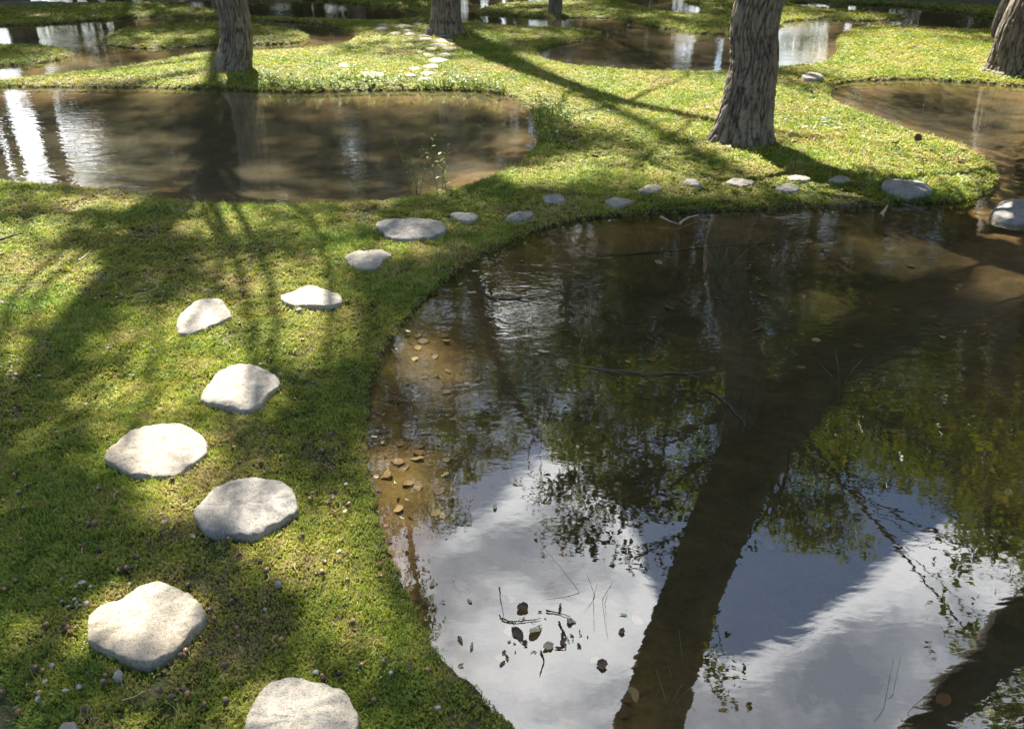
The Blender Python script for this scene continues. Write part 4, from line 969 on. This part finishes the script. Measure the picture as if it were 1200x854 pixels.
# leafy weeds
def weed(name, loc, nst, hmin, hmax, spread, label, leafL=.03, leafW=.30, seed=0, group=None, nl=9, flowers=0, cat='plant'):
    q = np.random.default_rng(seed); root = empty(name, tuple(loc)); tag(root, label, cat, group); st = MB(); lf = MB(); fl = MB()
    for _ in range(nst):
        b0 = np.array([*q.normal(0, spread, 2), -.03]); h = q.uniform(hmin, hmax); d = q.normal(0, .25, 2)
        c = catmull([b0, b0+[d[0]*h*.4, d[1]*h*.4, h*.5], b0+[d[0]*h, d[1]*h, h]], 6, False); tube(st, c, np.linspace(.0028, .0012, len(c)), 5)
        for k in range(nl):
            f = .25+.75*k/nl; p = c[int(f*(len(c)-1))]; a = k*2.4+q.normal(0, .3); L = leafL*q.uniform(.7, 1.2)
            dr = np.array([math.cos(a), math.sin(a), q.uniform(.1, .8)]); dr /= np.linalg.norm(dr); sd = np.array([-math.sin(a), math.cos(a), 0])*L*leafW
            m_ = p+dr*L*.5; V4 = [p, m_+sd+[0, 0, .1*L], p+dr*L-[0, 0, .1*L], m_-sd+[0, 0, .1*L]]; lf.add(V4, [[0, 1, 2, 3]])
        if q.uniform() < flowers:
            p = c[-1]
            for k in range(5):
                a = k*1.257; r_ = .011; fl.add([p, p+[r_*math.cos(a-.4), r_*math.sin(a-.4), .004], p+[r_*1.2*math.cos(a), r_*1.2*math.sin(a), .003], p+[r_*math.cos(a+.4), r_*math.sin(a+.4), .004]], [[0, 1, 2, 3]])
    st.build('stem', M['reed'], root); lf.build('leaves', M['weed'], root, False)
    if fl.V: fl.build('flower', M['flower'], root, False)
    return root
M['flower'] = mat_plain('yellow_petal', (.75, .65, .04), .6, .15)
p = gp(497, 222); weed('water_plant', (p[0], p[1], -.02), 5, .24, .42, .05, 'leafy upright plant growing out of the murky oval pond', .036, .22, 3, None, 11)
p = gp(520, 218); weed('water_plant', (p[0], p[1], -.02), 2, .22, .36, .02, 'slimmer leafy shoot just right of the upright water plant', .04, .25, 4, None, 12)
wl = [(430, 103, 'weedy clump with yellow flowers left of the pale shore stone', .8), (462, 102, 'low weed behind the shore, right of the flowering clump', .2), (415, 95, 'yellow-flowered weed beside the wide pale stone', .9), (525, 103, 'weed with broad leaves hanging over the oval pond', .1), (545, 104, 'broad-leaved weed at the top shore of the oval pond, farther right', .3),
      (395, 104, 'low clump of weeds on the top shore of the oval pond', .1), (500, 104, 'small weed on the shore below the close trio of stones', .0), (300, 98, 'weed with pale leaves below and right of the left trunk', 0), (322, 104, 'low pale-leaved weed near the oval pond, right of the left trunk', 0), (345, 106, 'low pale-leaved weed farther right of the left trunk', 0), (370, 106, 'ragged weed midway along the top shore', 0),
      (640, 133, 'weed at the right tip of the oval pond, uppermost', 0), (652, 150, 'pale weed at the right tip of the oval pond, middle', 0), (645, 168, 'weed at the right tip of the oval pond, lowest', 0), (580, 108, 'small weed at the upper right shore of the oval pond', .2)]
for k, (x, y, lab, fl_) in enumerate(wl):
    p = gp(x, y); weed('weed', (p[0], p[1], .04), 9, .07, .17, .09, lab, .042, .3, 20+k, 'weeds along the oval pond', 8, fl_)
def blades(px, py, n_, h, label, seed):
    q = np.random.default_rng(seed); p0 = gp(px, py); mb = MB()
    for _ in range(n_):
        b0 = np.array([*q.normal(0, .05, 2), .02]); a = q.uniform(0, 6.28); L = h*q.uniform(.5, 1.1); w = .0035
        d = np.array([math.cos(a), math.sin(a), 0]); sd = np.array([-d[1], d[0], 0])*w
        c = [b0, b0+d*L*.15+[0, 0, L*.6], b0+d*L*.5+[0, 0, L*.85], b0+d*L*.9+[0, 0, L*.7]]
        V_ = []; 
        for kk, cc in enumerate(c): f = 1-kk/3.2; V_ += [cc-sd*f, cc+sd*f]
        mb.add(V_, [[0, 1, 3, 2], [2, 3, 5, 4], [4, 5, 7, 6]])
    o = mb.build('grass_clump', M['weed'], None, False); o.location = (p0[0], p0[1], .02); tag(o, label, 'grass clump', 'long grass at the pond tip')
blades(636, 150, 30, .16, 'long-bladed grass clump at the right tip of the oval pond', 4)
blades(648, 140, 24, .14, 'long-bladed grass clump just behind the one at the pond tip', 5)
blades(640, 185, 16, .10, 'short grass clump below the pond tip', 6)
blades(520, 104, 22, .12, 'long grass drooping over the top shore of the oval pond', 7)

# ------------------------------------------------------------------ sky, sun
w = bpy.data.worlds.new('World'); scene.world = w; w.use_nodes = True
n, l = w.node_tree.nodes, w.node_tree.links; n.clear()
sky = n.new('ShaderNodeTexSky'); sky.sky_type = 'NISHITA'; sky.sun_disc = False; sky.sun_elevation = SUN_EL; sky.sun_rotation = SUN_AZ
sky.air_density = 1.0; sky.dust_density = .6; sky.ozone_density = 1.6
tc = n.new('ShaderNodeTexCoord'); D = tc.outputs['Generated']
nrm = n.new('ShaderNodeVectorMath'); nrm.operation = 'NORMALIZE'; l.new(D, nrm.inputs[0]); D = nrm.outputs[0]
sx = n.new('ShaderNodeSeparateXYZ'); l.new(D, sx.inputs[0])
zc = math_(n, l, 'ADD', math_(n, l, 'MAXIMUM', sx.outputs[2], 0.0), .12)
dv = n.new('ShaderNodeVectorMath'); dv.operation = 'SCALE'; l.new(D, dv.inputs[0]); l.new(math_(n, l, 'DIVIDE', 1.0, zc), dv.inputs['Scale'])
n1 = noise(n, l, dv.outputs[0], 2.6, 9, .58, .25); n2 = noise(n, l, dv.outputs[0], 7.0, 6, .6, .3); n3 = noise(n, l, dv.outputs[0], 1.1, 3, .5)
dens = math_(n, l, 'MULTIPLY', math_(n, l, 'SUBTRACT', n1.outputs[0], .5), 1.9)
dens = math_(n, l, 'ADD', dens, math_(n, l, 'MULTIPLY', math_(n, l, 'SUBTRACT', n3.outputs[0], .5), .6))
def mdir(px, py):
    v = ray(px, py); v = np.array([v[0], v[1], -v[2]]); return v/np.linalg.norm(v)
# cloud masses (+) and blue openings (-): direction, angular radius in degrees, weight
sy = sx.outputs[1]
dens = math_(n, l, 'SUBTRACT', dens, math_(n, l, 'MULTIPLY', math_(n, l, 'MAXIMUM', math_(n, l, 'SUBTRACT', .15, sy), 0.0), .9))
MASSES = [((1110, 680), 9, .75), ((960, 790), 12, .7), ((1100, 840), 12, .7), ((600, 650), 10, .40), ((540, 760), 9, .40), ((620, 350), 6, .5), ((700, 660), 6, .4), ((700, 780), 7, .45),
          ((925, 600), 9, -1.5), ((850, 690), 5.5, -1.1), ((1010, 530), 7, -1.0), ((1170, 590), 5, -.3), ((480, 430), 7, -.9), ((470, 540), 6, -1.0), ((560, 480), 4, -.4), ((60, 170), 10, .38), ((320, 210), 6, .3), ((720, 60), 5, .4), ((1000, 40), 5, .3)]
for (px, py), rad_, wt in MASSES:
    dt = n.new('ShaderNodeVectorMath'); dt.operation = 'DOT_PRODUCT'; l.new(D, dt.inputs[0]); dt.inputs[1].default_value = tuple(mdir(px, py))
    kk = 1/(1-math.cos(math.radians(rad_)))
    e = math_(n, l, 'POWER', 2.718, math_(n, l, 'MULTIPLY', math_(n, l, 'SUBTRACT', dt.outputs['Value'], 1.0), kk))
    dens = math_(n, l, 'ADD', dens, math_(n, l, 'MULTIPLY', e, wt))
mr = n.new('ShaderNodeMapRange'); mr.interpolation_type = 'SMOOTHSTEP'; mr.inputs[1].default_value = .02; mr.inputs[2].default_value = .34; l.new(dens, mr.inputs[0]); mask = mr.outputs[0]
mr2 = n.new('ShaderNodeMapRange'); mr2.inputs[1].default_value = .15; mr2.inputs[2].default_value = .95; n4 = noise(n, l, dv.outputs[0], 3.3, 7, .55, .4); l.new(math_(n, l, 'ADD', math_(n, l, 'MULTIPLY', math_(n, l, 'MINIMUM', dens, .75), .75), math_(n, l, 'ADD', math_(n, l, 'MULTIPLY', math_(n, l, 'SUBTRACT', n2.outputs[0], .5), 1.2), math_(n, l, 'MULTIPLY', math_(n, l, 'SUBTRACT', n4.outputs[0], .5), 2.6))), mr2.inputs[0])
cr = ramp(n, [(0., (1.0, 1.0, 1.0)), (.3, (.80, .81, .83)), (.65, (.40, .42, .46)), (1., (.24, .26, .31))]); l.new(mr2.outputs[0], cr.inputs[0])
bgS = n.new('ShaderNodeBackground'); l.new(sky.outputs[0], bgS.inputs[0]); bgS.inputs[1].default_value = .05
bgC = n.new('ShaderNodeBackground'); l.new(cr.outputs[0], bgC.inputs[0]); mrl = n.new('ShaderNodeMapRange'); mrl.inputs[1].default_value = .10; mrl.inputs[2].default_value = .20; mrl.inputs[3].default_value = .8; mrl.inputs[4].default_value = 1.08; l.new(sx.outputs[2], mrl.inputs[0]); l.new(mrl.outputs[0], bgC.inputs[1])
mx = n.new('ShaderNodeMixShader'); l.new(math_(n, l, 'MULTIPLY', mask, .95), mx.inputs[0]); l.new(bgS.outputs[0], mx.inputs[1]); l.new(bgC.outputs[0], mx.inputs[2])
wo = n.new('ShaderNodeOutputWorld'); l.new(mx.outputs[0], wo.inputs[0])
ld = bpy.data.lights.new('sun', 'SUN'); ld.energy = 5.0; ld.angle = math.radians(.55); ld.color = (1, .95, .86)
sun = bpy.data.objects.new('sun', ld); C.objects.link(sun); sun.location = (0, 0, 20)
sun.rotation_euler = Vector(SUNV).to_track_quat('Z', 'Y').to_euler()

# ------------------------------------------------------------------ camera
cd = bpy.data.cameras.new('camera'); cam = bpy.data.objects.new('camera', cd); C.objects.link(cam)
cam.location = (0, 0, CH); cam.rotation_euler = (math.pi/2-PITCH, 0, 0)
cd.sensor_width = 36; cd.lens = F/1200*36; cd.clip_start = .05; cd.clip_end = 2000
cd.dof.use_dof = True; cd.dof.focus_distance = 2.9; cd.dof.aperture_fstop = 9.0
scene.camera = cam
scene.view_settings.view_transform = 'Standard'; scene.view_settings.look = 'None'; scene.view_settings.exposure = 2.35; scene.view_settings.gamma = 1
scene.render.engine = 'CYCLES'
cy = scene.cycles; cy.max_bounces = 7; cy.diffuse_bounces = 3; cy.glossy_bounces = 3; cy.transmission_bounces = 4; cy.transparent_max_bounces = 8
cy.use_denoising = True; cy.sample_clamp_indirect = 4; cy.caustics_reflective = False; cy.caustics_refractive = False
w.cycles.sampling_method = 'MANUAL'; w.cycles.sample_map_resolution = 512
